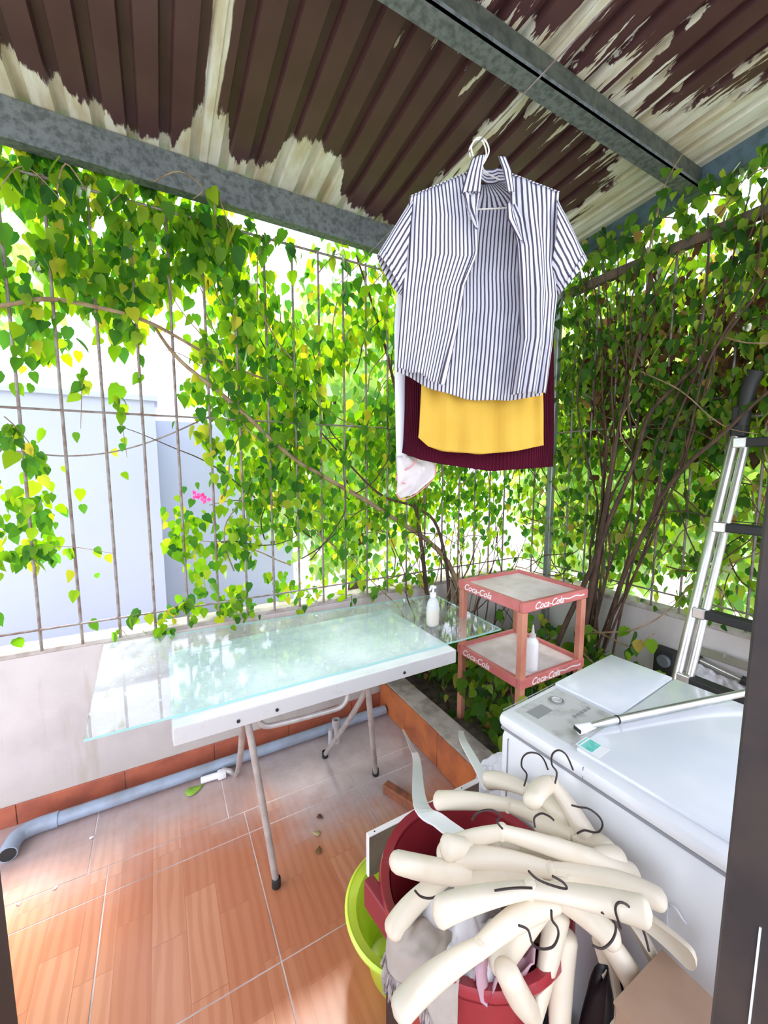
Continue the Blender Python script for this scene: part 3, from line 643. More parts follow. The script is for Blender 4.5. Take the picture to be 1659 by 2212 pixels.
M['maroon'] = cloth_mat('maroon_rib', (.10, .004, .022), (.065, .002, .014), 900)
M['lav'] = cloth_mat('white_voile', (.82, .82, .90), (.74, .74, .84))
M['dgreen'] = cloth_mat('dark_green_cloth', (.012, .05, .035), (.008, .03, .02))
yl = garment('yellow_top', 'plain yellow top hanging directly behind the striped shirt', 'top', 'yellow', [(950, 452), (925, 560), (915, 700), (908, 830), (903, 945)], [(1128, 450), (1160, 560), (1170, 700), (1174, 830), (1174, 962)],
        [(903, 945), (925, 965), (960, 975), (1040, 981), (1110, 975), (1174, 962)], .085, .017, .011)
mr = garment('maroon_top', 'dark maroon ribbed garment showing around the yellow top', 'garment', 'maroon', [(930, 456), (885, 560), (876, 700), (874, 830), (868, 978)], [(1150, 452), (1192, 560), (1196, 700), (1197, 830), (1194, 1008)],
        [(868, 978), (905, 992), (950, 1002), (1060, 1018), (1140, 1012), (1194, 1008)], .135, .013, .004)
wt = garment('white_blouse', 'sheer white garment with a pink-edged hanging sleeve, rearmost on the clothesline', 'garment', 'lav', [(925, 460), (872, 560), (864, 700), (862, 830), (862, 930)], [(1148, 460), (1180, 560), (1182, 700), (1180, 830), (1178, 930)],
        [(862, 930), (950, 945), (1060, 950), (1178, 930)], .185, .012, .004)
def slv(u, v):
    th = 2*math.pi*u; cx = fit([(882, 560, 0), (868, 700, 0), (866, 850, 0), (868, 990, 0)], v); r = fit([(20, 0, 0), (18, 0, 0), (14, 0, 0), (13, 0, 0)], v).x
    return Q(cx.x-r*math.cos(th)*.9, cx.y, .012*math.sin(th), .168)
MB().grid(slv, 20, 20, lambda u, v: (u*.1, v*.5)).build('sleeve', 'lav', wt, 'all', .0015)
M['lace'] = clear_plastic('sheer_lace', (.88, .82, .84), .35)
M['pinkedge'] = simple('pink_edging', (.72, .25, .28), .8)
def lace(u, v):
    a = fit([(855, 985, 0), (858, 1040, 0), (856, 1066, 0), (866, 1078, 0)], v); c = fit([(905, 985, 0), (940, 1000, 0), (938, 1030, 0), (900, 1064, 0)], v); q = a.lerp(c, u)
    return Q(q.x, q.y, .014*math.sin(u*5+v*4)+.01*noise.noise(Vector((u*4, v*4, 0))), .168)
lc = MB().grid(lace, 18, 18).build('lace_cuff', 'lace', wt, 'all', .001)
MB().tube([Q(x, y, .012, .168) for x, y in ((905, 985), (888, 1008), (862, 1022), (856, 1036), (876, 1045))], .0022, 6, 4).build('edging', 'pinkedge', lc, True)
MB().tube([Q(x, y, .010, .168) for x, y in ((856, 1066), (868, 1079), (900, 1066), (936, 1032), (940, 1002))], .0020, 6, 4).build('edging', 'pinkedge', lc, True)
dg = garment('dark_green_garment', 'dark green garment glimpsed behind the right side of the striped shirt', 'garment', 'dgreen', [(960, 470), (925, 560), (930, 640), (940, 700)], [(1155, 460), (1196, 540), (1203, 640), (1200, 690)],
        [(940, 700), (1060, 704), (1200, 688)], .110, .008, .002)

# ================================================================== TUB, CLOTHS, BASIN, BOARD
M['redtub'] = simple('dark_red_plastic', (.40, .035, .05), .28, c2=(.30, .02, .035), nscale=5, coat=.2)
M['redtub2'] = simple('wine_red_plastic', (.24, .015, .03), .35)
M['black_plastic'] = simple('black_plastic', (.012, .013, .016), .45)
M['lime'] = simple('lime_green_plastic', (.58, .78, .04), .3, c2=(.68, .86, .10), nscale=4)
TC = Vector((.555, .595, 0))
cr = thing('black_crate', 'black plastic crate under the red tub', 'crate', (.55, .58, 0))
MB().box((.415, .44, .0), (.71, .735, .018)).build('base', 'black_plastic', cr)
for k, (lo, hi) in enumerate((((.415, .44), (.425, .735)), ((.70, .44), (.71, .735)), ((.425, .44), (.70, .45)), ((.425, .725), (.70, .735)))):
    MB().box((lo[0], lo[1], .018), (hi[0], hi[1], .285), bev=.003).build('side', 'black_plastic', cr)
MB().box((.410, .435, .285), (.715, .74, .300), bev=.004).build('top_rim', 'black_plastic', cr)
tub = thing('red_tub', 'round dark red plastic tub under the heap of hangers', 'tub', (TC.x, TC.y, .30))
MB().lathe([(.0001, .300), (.135, .300), (.142, .306), (.160, .45), (.180, .60), (.186, .655), (.199, .660), (.202, .648), (.199, .638)], TC, 48).build('bucket', 'redtub', tub, True, .004, -1)
MB().lathe([(.0001, .315), (.128, .315), (.150, .45), (.172, .60), (.180, .652)], TC, 48).build('lining', 'redtub', tub, True)
MB().box((-.055, -.004, -.012), (.055, .022, .055), Matrix.Translation((.372, .655, .60)) @ Matrix.Rotation(math.radians(98), 4, 'Z'), .005).build('handle', 'redtub2', tub)
bs = thing('lime_basin', 'lime green plastic basin on the floor beside the red tub', 'basin', (.617, .919, 0))
MB().lathe([(.0001, 0), (.125, 0), (.132, .006), (.165, .17), (.172, .188), (.197, .200), (.202, .196), (.200, .188), (.182, .182), (.176, .172)], (.617, .935, 0), 56).build('bowl', 'lime', bs, True, .003, -1)
MB().lathe([(.192, .1975), (.194, .2015), (.196, .1985)], (.617, .935, .0005), 56).build('rim_line', simple('olive_rim', (.22, .30, .03), .4), bs, True)
brd = thing('board', 'grey-brown board with a white edge standing on the lime basin', 'board', (.77, 1.065, .20))
MB().box((.535, 1.058, .203), (1.01, 1.074, .350), bev=.0015).build('panel', simple('grey_brown_board', (.24, .17, .15), .6, c2=(.17, .12, .11), nscale=8), brd)
MB().box((.534, 1.056, .3502), (1.012, 1.076, .3535), bev=.001).build('edge_band', 'white_plastic', brd)
MB().box((.534, 1.056, .2), (.5355, 1.076, .350)).build('edge_band', 'white_plastic', brd)
for x in (.56, .75, .93): MB().lathe([(.003, 0), (.003, .0006), (.0001, .0006)], (x, 1.066, .3532), 8).build('screw_hole', 'rubber', brd)
M['towel'] = cloth_mat('grey_brown_towel', (.56, .50, .45), (.33, .27, .23))
M['whitecloth'] = cloth_mat('white_cloth', (.78, .77, .78), (.62, .60, .62))
M['pinkcloth'] = cloth_mat('dusty_pink_cloth', (.60, .40, .45), (.46, .28, .34))
tw = thing('fringed_towel', 'dirty grey-brown fringed towel hanging over the rim of the red tub', 'towel', (.40, .56, .66))
def towel(u, v):
    a = math.radians(178+44*u); prof = [(.09, .640), (.13, .668), (.165, .678), (.196, .674), (.211, .655), (.213, .625), (.216, .600)]
    q = fit([(r, z, 0) for r, z in prof], v); r = q.x+.006*math.sin(a*14)*v; z = q.y+.012*noise.noise(Vector((u*7, v*6, 3)))-.015*math.sin(u*9)*v*v
    return (TC.x+r*math.cos(a), TC.y+r*math.sin(a), z)
MB().grid(towel, 48, 24, lambda u, v: (u*.4, v*.3)).build('cloth', 'towel', tw, 'all', .004)
fr_ = MB()
for k in range(40):
    u = (k+.5)/40; P = Vector(towel(u, 1.0)); a = math.radians(178+44*u); d = Vector((math.cos(a), math.sin(a), 0))
    fr_.tube([P+Vector((0, 0, .004)), P+d*.006+Vector((random.uniform(-.004, .004), random.uniform(-.004, .004), -.02)), P+d*.004+Vector((random.uniform(-.008, .008), random.uniform(-.008, .008), -.045))], [.0028, .0034, .0015], 5)
fo = fr_.build('fringe', simple('grey_fringe', (.42, .36, .34), .9, c2=(.16, .12, .13), nscale=60), tw, True); fo['kind'] = 'stuff'
def heap(name, label, mat, c, rx, ry, h, seed):
    def p(u, v):
        a = 2*math.pi*u; r = v; k = 1+.16*math.sin(3*a+seed)+.12*math.sin(5*a+2*seed)
        z = h*(1-r**2.2)+.030*noise.noise(Vector((r*math.cos(a)*3.2, r*math.sin(a)*3.2, seed)))+.018*math.sin(9*r*math.cos(a+seed)+seed)
        return (c[0]+rx*r*k*math.cos(a), c[1]+ry*r*k*math.sin(a), c[2]+z)
    o = MB().grid(p, 40, 18, lambda u, v: (u, v)).build(name, mat, None, 'all', .003); return tag(o, label, 'cloth')
heap('crumpled_cloth', 'crumpled white cloth in the red tub under the hangers', 'whitecloth', (.475, .52, .650), .075, .075, .045, 1.3)
heap('crumpled_cloth', 'dusty pink cloth spilling over the near rim of the red tub', 'pinkcloth', (.500, .452, .664), .066, .040, .020, 4.1)
heap('crumpled_cloth', 'grey cloth bulging at the middle of the red tub', 'towel', (.58, .57, .575), .13, .12, .05, 2.2)
# cardboard, plastic strips, bag
cb = thing('cardboard_box', 'plain brown cardboard box on the floor against the washing machine', 'box', (.66, .24, 0))
M['card'] = simple('cardboard', (.44, .29, .20), .85, c2=(.37, .24, .16), nscale=7)
MB().box((.60, .16, 0), (.742, .305, .685), bev=.002).build('body', 'card', cb)
MB().box((.598, .158, .685), (.744, .307, .690)).build('flap', 'card', cb)
def strip(name, label, pts, wd, tip):
    mb = MB(); P = catmull(pts, 6); v = []; f = []; m = len(P)
    for i, p in enumerate(P):
        t = i/(m-1); d = (P[min(i+1, m-1)]-P[max(i-1, 0)]).normalized(); s = d.cross(Vector((0, 0, 1))).normalized(); wv = wd*(tip+(1-tip)*min(1, t*1.6)); n = s.cross(d)
        v += [p-s*wv-n*.002, p+s*wv-n*.002, p+s*wv+n*.003, p-s*wv+n*.003]
        if i: a = 4*(i-1); f += [(a, a+1, a+5, a+4), (a+1, a+2, a+6, a+5), (a+2, a+3, a+7, a+6), (a+3, a, a+4, a+7)]
    f += [(3, 2, 1, 0), (4*m-4, 4*m-3, 4*m-2, 4*m-1)]
    return tag(mb.add(v, f).build(name, 'white_plastic', None), label, 'plastic strip')
strip('plastic_strip', 'long white plastic strip leaning over the board from the floor to the tub', [(1.165, 1.86, .03), (.93, 1.42, .30), (.76, 1.12, .50), (0.535, 0.769, 0.702), (0.520, 0.668, 0.743), (0.523, 0.599, 0.763)], .019, .2)
strip('plastic_strip', 'white plastic strip propped on the planter curb behind the hangers', [(1.24, 1.42, .20), (1.02, 1.18, .48), (0.814, 0.932, 0.671), (0.742, 0.793, 0.714), (0.691, 0.686, 0.734)], .012, .6)
def bagf(u, v):
    a = 2*math.pi*u; r = math.sin(v*math.pi*.5); return (1.17+.105*r*math.cos(a)*(1+.2*math.sin(3*a)), 1.10+.10*r*math.sin(a), .20+.16*math.cos(v*math.pi*.5)+.03*noise.noise(Vector((3*r*math.cos(a), 3*r*math.sin(a), v*3))))
tag(MB().grid(bagf, 28, 14).build('plastic_bag', simple('white_film', (.80, .82, .88), .3), None, False, .002), 'crumpled white plastic bag on the planter curb beside the washing machine', 'bag')

def void_fill_fn(u, v):
    a = 2*math.pi*u; r = math.sin(v*math.pi*.5)**.5; k = 1+.10*math.sin(5*a+v*4)+.08*noise.noise(Vector((math.cos(a)*3, math.sin(a)*3, v*5)))
    return (.690+.050*r*k*math.cos(a), .368+.055*r*k*math.sin(a), .002+.60*(1-v**1.5)+.015*math.sin(4*a)*(1-v))
tag(MB().grid(void_fill_fn, 28, 18).build('void_fill', 'black_plastic', None, True, .001), 'added black form filling the dark void between the red tub and the washing machine', 'bag')  # black shape added to stand for the dark void beside the tub

# ================================================================== HANGER HEAP
M['ivory'] = simple('ivory_plastic', (.80, .71, .57), .38, c2=(.72, .59, .42), nscale=9, lo=.5, hi=.8)
M['hookwire'] = simple('rusty_hook_wire', (.045, .03, .028), .5, metal=.4)
HANG = [
    ((0.678,0.681,0.771),(0.723,0.600,0.787),(0.734,0.496,0.790),[(0.693,0.582,0.823),(0.706,0.586,0.844),(0.696,0.593,0.863),(0.693,0.589,0.889),(0.701,0.579,0.905),(0.721,0.570,0.901),(0.739,0.567,0.881),(0.750,0.564,0.855)],0),
    ((0.548,0.710,0.751),(0.658,0.595,0.781),(0.733,0.521,0.753),None,0),
    ((0.642,0.516,0.862),(0.721,0.529,0.857),(0.735,0.437,0.779),[(0.698,0.506,0.884),(0.709,0.511,0.902),(0.700,0.517,0.919),(0.695,0.514,0.946),(0.701,0.505,0.960),(0.715,0.499,0.952),(0.729,0.498,0.932),(0.740,0.495,0.907)],0),
    ((0.698,0.541,0.758),(0.724,0.472,0.781),(0.731,0.401,0.799),[(0.699,0.451,0.815),(0.719,0.448,0.815),(0.740,0.435,0.811),(0.744,0.427,0.831),(0.733,0.428,0.855),(0.718,0.441,0.869),(0.708,0.455,0.866),(0.699,0.467,0.865)],0),
    ((0.484,0.606,0.737),(0.559,0.518,0.828),(0.733,0.359,0.791),[(0.537,0.496,0.864),(0.533,0.507,0.872),(0.538,0.505,0.884),(0.524,0.506,0.900),(0.505,0.510,0.907),(0.491,0.519,0.899),(0.488,0.528,0.879)],0),
    ((0.471,0.571,0.771),(0.607,0.441,0.790),(0.731,0.314,0.792),[(0.500,0.403,0.885),(0.516,0.399,0.866),(0.535,0.387,0.856),(0.551,0.369,0.858),(0.543,0.369,0.874),(0.529,0.380,0.883)],0),
    ((0.350,0.576,0.818),(0.525,0.526,0.740),(0.678,0.492,0.690),[(0.591,0.466,0.867),(0.596,0.473,0.879),(0.608,0.467,0.888),(0.614,0.454,0.890),(0.617,0.445,0.887)],0),
    ((0.361,0.457,0.835),(0.526,0.420,0.819),(0.646,0.297,0.835),[(0.450,0.428,0.852),(0.474,0.422,0.848),(0.493,0.411,0.850),(0.503,0.397,0.858)],0),
    ((0.278,0.444,0.732),(0.419,0.427,0.764),(0.567,0.405,0.788),None,0),
    ((0.345,0.583,0.669),(0.471,0.577,0.720),(0.666,0.522,0.694),[(0.351,0.517,0.817),(0.363,0.517,0.799),(0.376,0.508,0.797),(0.386,0.496,0.809),(0.396,0.484,0.820)],0),
    ((0.470,0.435,0.687),(0.627,0.417,0.787),(0.733,0.389,0.804),[(0.509,0.364,0.848),(0.515,0.366,0.825),(0.521,0.360,0.814),(0.515,0.354,0.808),(0.501,0.353,0.800),(0.487,0.363,0.794),(0.482,0.375,0.792),(0.481,0.384,0.808),(0.466,0.390,0.819)],0),
    ((0.449,0.395,0.738),(0.523,0.394,0.596),(0.606,0.421,0.721),None,0),
    ((0.620,0.407,0.677),(0.557,0.367,0.536),(0.564,0.295,0.458),None,0),
    ((0.646,0.342,0.735),(0.579,0.442,0.770),(0.479,0.551,0.736),[(0.592,0.332,0.829),(0.611,0.328,0.814),(0.618,0.322,0.797),(0.605,0.319,0.785),(0.584,0.322,0.779),(0.572,0.331,0.782)],0),
    ((0.668,0.359,0.692),(0.692,0.274,0.584),(0.593,0.260,0.491),None,0),
    ((0.680,0.381,0.647),(0.651,0.324,0.522),(0.525,0.327,0.441),None,1),
    ((0.732,0.265,0.729),(0.694,0.396,0.733),(0.587,0.513,0.725),[(0.647,0.284,0.777),(0.648,0.294,0.800),(0.636,0.304,0.830),(0.617,0.309,0.854),(0.600,0.312,0.863),(0.598,0.314,0.848),(0.611,0.311,0.812)],2),
    ((0.732,0.320,0.660),(0.711,0.420,0.727),(0.628,0.528,0.751),None,1),
    ((0.457,0.561,0.807),(0.579,0.544,0.760),(0.731,0.470,0.751),None,0),
    ((0.601,0.565,0.742),(0.644,0.485,0.761),(0.732,0.345,0.773),None,0),
]
HL = ['ivory hanger standing at the rear of the heap, hook upright, left of another upright hook', 'ivory hanger at the rear left of the heap with its end over the tub edge',
 'ivory hanger rising highest against the washing machine, hook upright', 'ivory hanger whose round hook lies against the washing machine front',
 'long ivory hanger at the rear with its hook curling over the red tub opening', 'ivory hanger across the middle of the heap, second above the front crossing one',
 'ivory hanger with its rounded end pointing left over the red tub', 'ivory hanger lying level across the front middle of the heap',
 'big ivory hanger slanting down to the lower left over the towel', 'ivory hanger at the left with its end resting on the fringed towel',
 'ivory hanger with a round knob end above the V of arms', 'ivory hanger upside down forming a V at the bottom', 'ivory hanger hanging straight down at the bottom centre, right of the V',
 'ivory hanger whose broad end lies inside a large round hook', 'ivory hanger hanging down to the lower right corner of the heap', 'hollow-backed ivory hanger seen from below at the bottom right',
 'hollow spoon-ended ivory hanger sticking out furthest right', 'hollow-backed ivory hanger half hidden beneath the spoon-ended one', 'ivory hanger beneath the top layer in the centre left of the heap',
 'ivory hanger beneath the top layer running to the right edge of the heap']
def arm_sweep(mb, C, E, upn, nrm, hollow):
    """one arm: swells towards a rounded shoulder end"""
    mid = C.lerp(E, .55)+upn*.016; n = 12; P = []
    for i in range(n+1):
        t = i/n; P.append(C*(1-t)**2+mid*2*t*(1-t)+E*t*t)
    ln = sum((P[i+1]-P[i]).length for i in range(n)); v = []; f = []
    end = (P[-1]-P[-2]).normalized()
    for k in (.006, .0105, .0135): P.append(E+end*k)
    m = len(P); sec = 14
    for i, p in enumerate(P):
        t = min(1, i/n); d = (P[min(i+1, m-1)]-P[max(i-1, 0)]).normalized(); s = (nrm-d*nrm.dot(d)).normalized(); b2 = d.cross(s)
        tap = 1 if i <= n else (.86, .58, .06)[i-n-1]
        hw = (.0115+.0120*t**1.2)*tap; hh = (.0155+.0050*math.sin(t*2.6))*tap
        for j in range(sec):
            a = 2*math.pi*j/sec; ca, sa = math.cos(a), math.sin(a)
            if hollow and sa*b2.dot(upn) < 0: sa *= -.55; ca *= .80
            v.append(p+s*hw*ca+b2*hh*sa)
    for i in range(m-1):
        for j in range(sec): f.append((i*sec+j, i*sec+(j+1) % sec, (i+1)*sec+(j+1) % sec, (i+1)*sec+j))
    f.append(tuple(range(sec))[::-1]); f.append(tuple((m-1)*sec+j for j in range(sec))); mb.add(v, f)
for k, (e1, c, e2, hk, hol) in enumerate(HANG):
    E1, C0, E2 = Vector(e1), Vector(c), Vector(e2)
    t = thing('clothes_hanger', HL[k], 'hanger', c, 'ivory hangers heaped on the red tub')
    upn = (C0-(E1+E2)/2); nrm = (E1-C0).cross(E2-C0)
    if nrm.length < 1e-4: nrm = Vector((0, 1, 0))
    nrm.normalize()
    upn = (upn-nrm*upn.dot(nrm)); upn = upn.normalized() if upn.length > .004 else Vector((0, 0, 1))
    for E in (E1, E2):
        mb = MB(); arm_sweep(mb, C0, E, upn, nrm, hol); mb.build('arm', 'ivory', t, True)
    MB().lathe([(.0001, -.016), (.009, -.0135), (.0120, -.005), (.0120, .006), (.009, .014), (.0001, .0165)], C0, 16).build('hub', 'ivory', t, True)
    if hk: MB().tube([Vector(q) for q in hk], .0019, 8, 4).build('hook', 'hookwire', t, True)
# ================================================================== VINES
LV = np.array([(0, 0, 0), (-.17, .06, .03), (-.37, -.14, .07), (-.36, -.42, .06), (-.2, -.74, .02), (0, -1.05, -.10), (.2, -.74, .02), (.36, -.42, .06), (.37, -.14, .07), (.17, .06, .03), (0, -.3, 0), (0, -.66, -.02)], dtype=float)
LF = [(0, 1, 2, 10), (10, 2, 3, 11), (11, 3, 4, 5), (0, 10, 8, 9), (10, 11, 7, 8), (11, 5, 6, 7)]
leaf_me = {}
def leaf_mesh(mat):
    if mat not in leaf_me:
        me = bpy.data.meshes.new('leaf'); me.from_pydata([tuple(p) for p in LV], [], LF); me.update(); me.materials.append(M[mat])
        me.polygons.foreach_set('use_smooth', [True]*len(me.polygons)); leaf_me[mat] = me
    return leaf_me[mat]
def frames(n, facing, wild=.55, droop=1.0):
    d = np.stack([rng.normal(0, .38, n), rng.normal(0, .38, n), -droop*np.ones(n)], 1); d /= np.linalg.norm(d, axis=1)[:, None]
    nn = np.array(facing)[None, :]+rng.normal(0, wild, (n, 3)); nn -= d*np.sum(nn*d, 1)[:, None]; nn /= np.linalg.norm(nn, axis=1)[:, None]
    s = np.cross(-d, nn); return np.stack([s, -d, nn], 2)      # columns: side, up along leaf, normal
def foliage(pos, size, R, mat, parent, name, n_single):
    """the n_single leaves that show largest are objects of their own, the rest one mesh"""
    dist = np.linalg.norm(pos-np.array(CAM), axis=1); order = np.argsort(-(size/dist)); pick = order[:n_single]; rest = order[n_single:]
    me = leaf_mesh(mat)
    for i in pick:
        o = bpy.data.objects.new('leaf', me); COL.objects.link(o); o.parent = parent; o.matrix_parent_inverse = parent.matrix_world.inverted()
        mm = Matrix([list(R[i][r]*size[i])+[pos[i][r]] for r in range(3)]+[[0, 0, 0, 1]]); o.matrix_basis = mm
    V = (np.einsum('nij,kj->nki', R[rest], LV)*size[rest][:, None, None]+pos[rest][:, None, :]).reshape(-1, 3); k = len(LV)
    F = (np.array(LF)[None]+(np.arange(len(rest))*k)[:, None, None]).reshape(-1, 4)
    me2 = bpy.data.meshes.new(name); me2.vertices.add(len(V)); me2.vertices.foreach_set('co', V.ravel())
    me2.loops.add(F.size); me2.loops.foreach_set('vertex_index', F.ravel().astype(np.int32)); me2.polygons.add(len(F))
    me2.polygons.foreach_set('loop_start', (np.arange(len(F))*4).astype(np.int32)); me2.update(calc_edges=True); me2.validate()
    me2.polygons.foreach_set('use_smooth', [True]*len(F)); me2.materials.append(M[mat])
    o = bpy.data.objects.new(name, me2); COL.objects.link(o); o['kind'] = 'stuff'
    if parent is not None: o.parent = parent; o.matrix_parent_inverse = parent.matrix_world.inverted()
    return o
def inside(x, z, poly):
    r = np.zeros(len(x), bool); n = len(poly)
    for i in range(n):
        x0, z0 = poly[i]; x1, z1 = poly[(i+1) % n]
        c = ((z0 > z) != (z1 > z)) & (x < (x1-x0)*(z-z0)/(z1-z0+1e-9)+x0); r ^= c
    return r
def nz(a, b, s, seed): return np.array([noise.noise(Vector((p*s, q*s, seed))) for p, q in zip(a, b)])
GAP = [(-.43, 2.02), (-.30, 2.09), (-.12, 2.13), (.03, 2.20), (.07, 2.02), (.10, 1.90), (.16, 1.70), (.12, 1.52), (.02, 1.40), (.00, 1.216), (.10, 1.02), (.16, .90), (.05, .78), (-.80, .75), (-.80, 1.10), (-.42, 1.15), (-.40, 1.30), (-.42, 1.57), (-.41, 1.85)]
# ---- left vine
vl = thing('climbing_vine', 'bright leafy climbing vine covering the fence behind the folding table', 'vine', (1.2, 2.25, .2))
n = 25000
x = rng.uniform(-.95, 2.40, n); z = rng.uniform(.76, 2.92, n); yo = np.abs(rng.normal(0, 1, n))
den = np.ones(n)
den[inside(x, z, GAP)] = .012
holes = nz(x, z, 2.6, 1.0); holes2 = nz(x, z, 6.5, 5.0)
den *= np.clip(.58+1.5*holes+1.2*holes2, .03, 1)
den *= np.where((z < 1.35) & (x > .1), .75, 1); den *= np.where((z > 2.50) & (x > .55) & (x < 1.45), .25, 1); den *= np.where((z < 1.6) & (x < -.35), .55, 1)
den *= np.where((x > 1.25) & (z < 1.5), .75, 1)
keep = rng.uniform(0, 1, n) < den; x, z, yo = x[keep], z[keep], yo[keep]; n = len(x)
depth = np.where(x > .35, .30, .16)*np.where(z > 1.9, 1.3, 1.0)
y = 2.12+depth*yo; y = np.where(rng.uniform(0, 1, n) < .12, rng.uniform(2.06, 2.14, n), y); y = np.where(z > 2.72, np.maximum(y, 2.25), y)
size = rng.uniform(.032, .072, n)*np.where(z > 1.7, 1.1, .9); size = np.where(rng.uniform(0, 1, n) < .06, size*1.25, size)
foliage(np.stack([x, y, z], 1), size, frames(n, (0, -1, .35)), 'leaf_a', vl, 'foliage', 300)
def stem(P, r, parent, mat='bark', k=5, name='stem'): return MB().tube(P, r, 7, k).build(name, mat, parent, True)
stem([(.02, 2.19, 2.19), (.117, 2.15, 2.043), (.334, 2.14, 1.87), (.606, 2.14, 1.624), (.814, 2.15, 1.498), (1.2, 2.16, 1.28), (1.7, 2.14, .9), (1.9, 2.05, .2)], [.006, .009, .010, .011, .012, .014, .018, .022], vl, 'twig')
stem([(-.75, 2.15, 2.12), (-.502, 2.13, 2.165), (-.358, 2.13, 2.218), (-.19, 2.14, 2.222), (.013, 2.15, 2.19), (.35, 2.18, 2.05), (.8, 2.2, 1.95)], [.005, .008, .009, .009, .008, .006, .004], vl, 'twig')
stem([(1.55, 2.10, .15), (1.50, 2.12, .8), (1.40, 2.15, 1.5), (1.25, 2.18, 2.2), (1.05, 2.2, 2.75)], [.016, .015, .012, .009, .005], vl)
stem([(1.62, 2.08, .15), (1.68, 2.10, .7), (1.60, 2.13, 1.15), (1.42, 2.14, 1.30), (1.15, 2.14, 1.40), (.8, 2.16, 1.75)], [.014, .013, .011, .009, .007, .004], vl)
for k in range(70):
    x0 = random.uniform(.25, 2.3); z0 = random.uniform(.8, 2.2); a = random.uniform(.2, 2.9); P = [Vector((x0, random.uniform(2.10, 2.3), z0))]
    for q in range(6):
        a += random.uniform(-.5, .5); st_ = random.uniform(.07, .14); P.append(P[-1]+Vector((math.cos(a)*st_, random.uniform(-.03, .03), math.sin(a)*st_)))
        P[-1].z = min(max(P[-1].z, .80), 2.75); P[-1].y = min(max(P[-1].y, 2.08), 2.5); P[-1].x = min(P[-1].x, 2.36)
    stem(P, [.004, .003, .0015], vl, 'twig' if k % 3 else 'bark', 3, 'twig')
for k in range(26):     # bare tangle at the wall top near the shelf
    x0 = random.uniform(1.35, 2.1); P = [Vector((x0, random.uniform(1.9, 2.12), .25))]; a = random.uniform(.9, 2.3)
    for q in range(7):
        a += random.uniform(-.45, .45); P.append(P[-1]+Vector((math.cos(a)*.13, random.uniform(-.05, .05), abs(math.sin(a))*.14))); P[-1].y = min(max(P[-1].y, 1.72), 2.14); P[-1].x = min(P[-1].x, 2.33)
    stem(P, [.006, .004, .002], vl, 'bark' if k % 2 else 'twig', 3, 'twig')
# hanging leafy sprigs in the gap
for (x0, z0, dx, dz, m) in ((-.50, 1.21, .30, -.03, 16), (-.14, 1.86, .02, -.25, 9), (-.25, 1.95, -.03, -.22, 6), (-.05, 2.15, .0, -.18, 7), (-.52, 1.75, .12, -.2, 10), (-.06, .80, .18, .12, 16), (-.16, .84, .07, .03, 7), (-.20, .79, .03, -.004, 2)):
    P = [Vector((x0+dx*t, 2.14-.01*math.sin(t*5), z0+dz*t+.02*math.sin(t*4))) for t in (0, .3, .6, 1)]
    stem(P, [.0025, .001], vl, 'twig', 3, 'twig')
    for q in range(m):
        p = fit(P, random.random()); s = random.uniform(.035, .065); R = frames(1, (0, -1, .3))[0]
        o = bpy.data.objects.new('leaf', leaf_mesh('leaf_a')); COL.objects.link(o); o.parent = vl; o.matrix_parent_inverse = vl.matrix_world.inverted()
        o.matrix_basis = Matrix([list(R[r]*s)+[p[r]+random.uniform(-.02, .02)] for r in range(3)]+[[0, 0, 0, 1]])
fl_ = MB()
for k in range(3):
    for q in range(3):
        a = q*2.1+k; c = Vector((.15+.022*k, 2.12, 1.42-.012*k)); d = Vector((math.cos(a), -.3, math.sin(a))).normalized(); s = d.cross(Vector((0, 1, 0))).normalized()
        fl_.add([c, c+d*.012+s*.010, c+d*.028, c+d*.012-s*.010], [(0, 1, 2, 3)])
fl_.build('flower', 'pink', vl, False, .0006)

# ---- right vine
vr = thing('climbing_vine', 'shaded climbing vine with brown trunks covering the fence behind the ladder', 'vine', (2.2, 1.4, .2))
n = 30000
y = rng.uniform(-.1, 2.16, n); z = rng.uniform(.78, 2.95, n); off = rng.uniform(0, 1, n)
h1 = nz(y, z, 3.0, 11.0); h2 = nz(y, z, 8.0, 15.0)
den = np.clip(.55+1.3*h1+1.1*h2, .05, 1)*np.where(z < 1.6, .42, 1)*np.where(z < 1.0, .6, 1)*np.where((z > 2.72) & (y < 1.3), .35, 1)
den = np.where((z > 1.75) & (z < 2.55), np.clip(den*1.5, 0, 1), den)
keep = rng.uniform(0, 1, n) < den; y, z, off = y[keep], z[keep], off[keep]; n = len(y)
x = 2.34+.70*off**1.3
size = rng.uniform(.032, .066, n); size = np.where(rng.uniform(0, 1, n) < .06, size*1.4, size)
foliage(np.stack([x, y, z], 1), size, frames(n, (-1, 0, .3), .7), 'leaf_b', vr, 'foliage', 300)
n = 1600; y = rng.uniform(.3, 1.7, n); z = rng.normal(2.12, .26, n); z = np.clip(z, 1.5, 2.65)
foliage(np.stack([2.36+.35*rng.uniform(0, 1, n), y, z], 1), rng.uniform(.03, .06, n), frames(n, (-1, 0, .3), .9), 'leaf_d', vr, 'dry_foliage', 0)
stem([(2.16, 1.50, .12), (2.20, 1.475, .45), (2.25, 1.46, .75), (2.29, 1.45, 1.02), (2.31, 1.431, 1.30), (2.33, 1.402, 1.71), (2.34, 1.365, 1.965), (2.35, 1.314, 2.325), (2.37, 1.289, 2.70)], [.024, .022, .020, .018, .015, .012, .010, .008, .006], vr)
stem([(2.02, 1.62, .14), (2.14, 1.55, .55), (2.27, 1.47, .95), (2.31, 1.40, 1.251), (2.32, 1.289, 1.576), (2.32, 1.232, 1.823), (2.33, 1.129, 1.952), (2.34, .963, 2.116), (2.35, .798, 2.362)], [.018, .017, .015, .014, .012, .011, .009, .008, .005], vr)
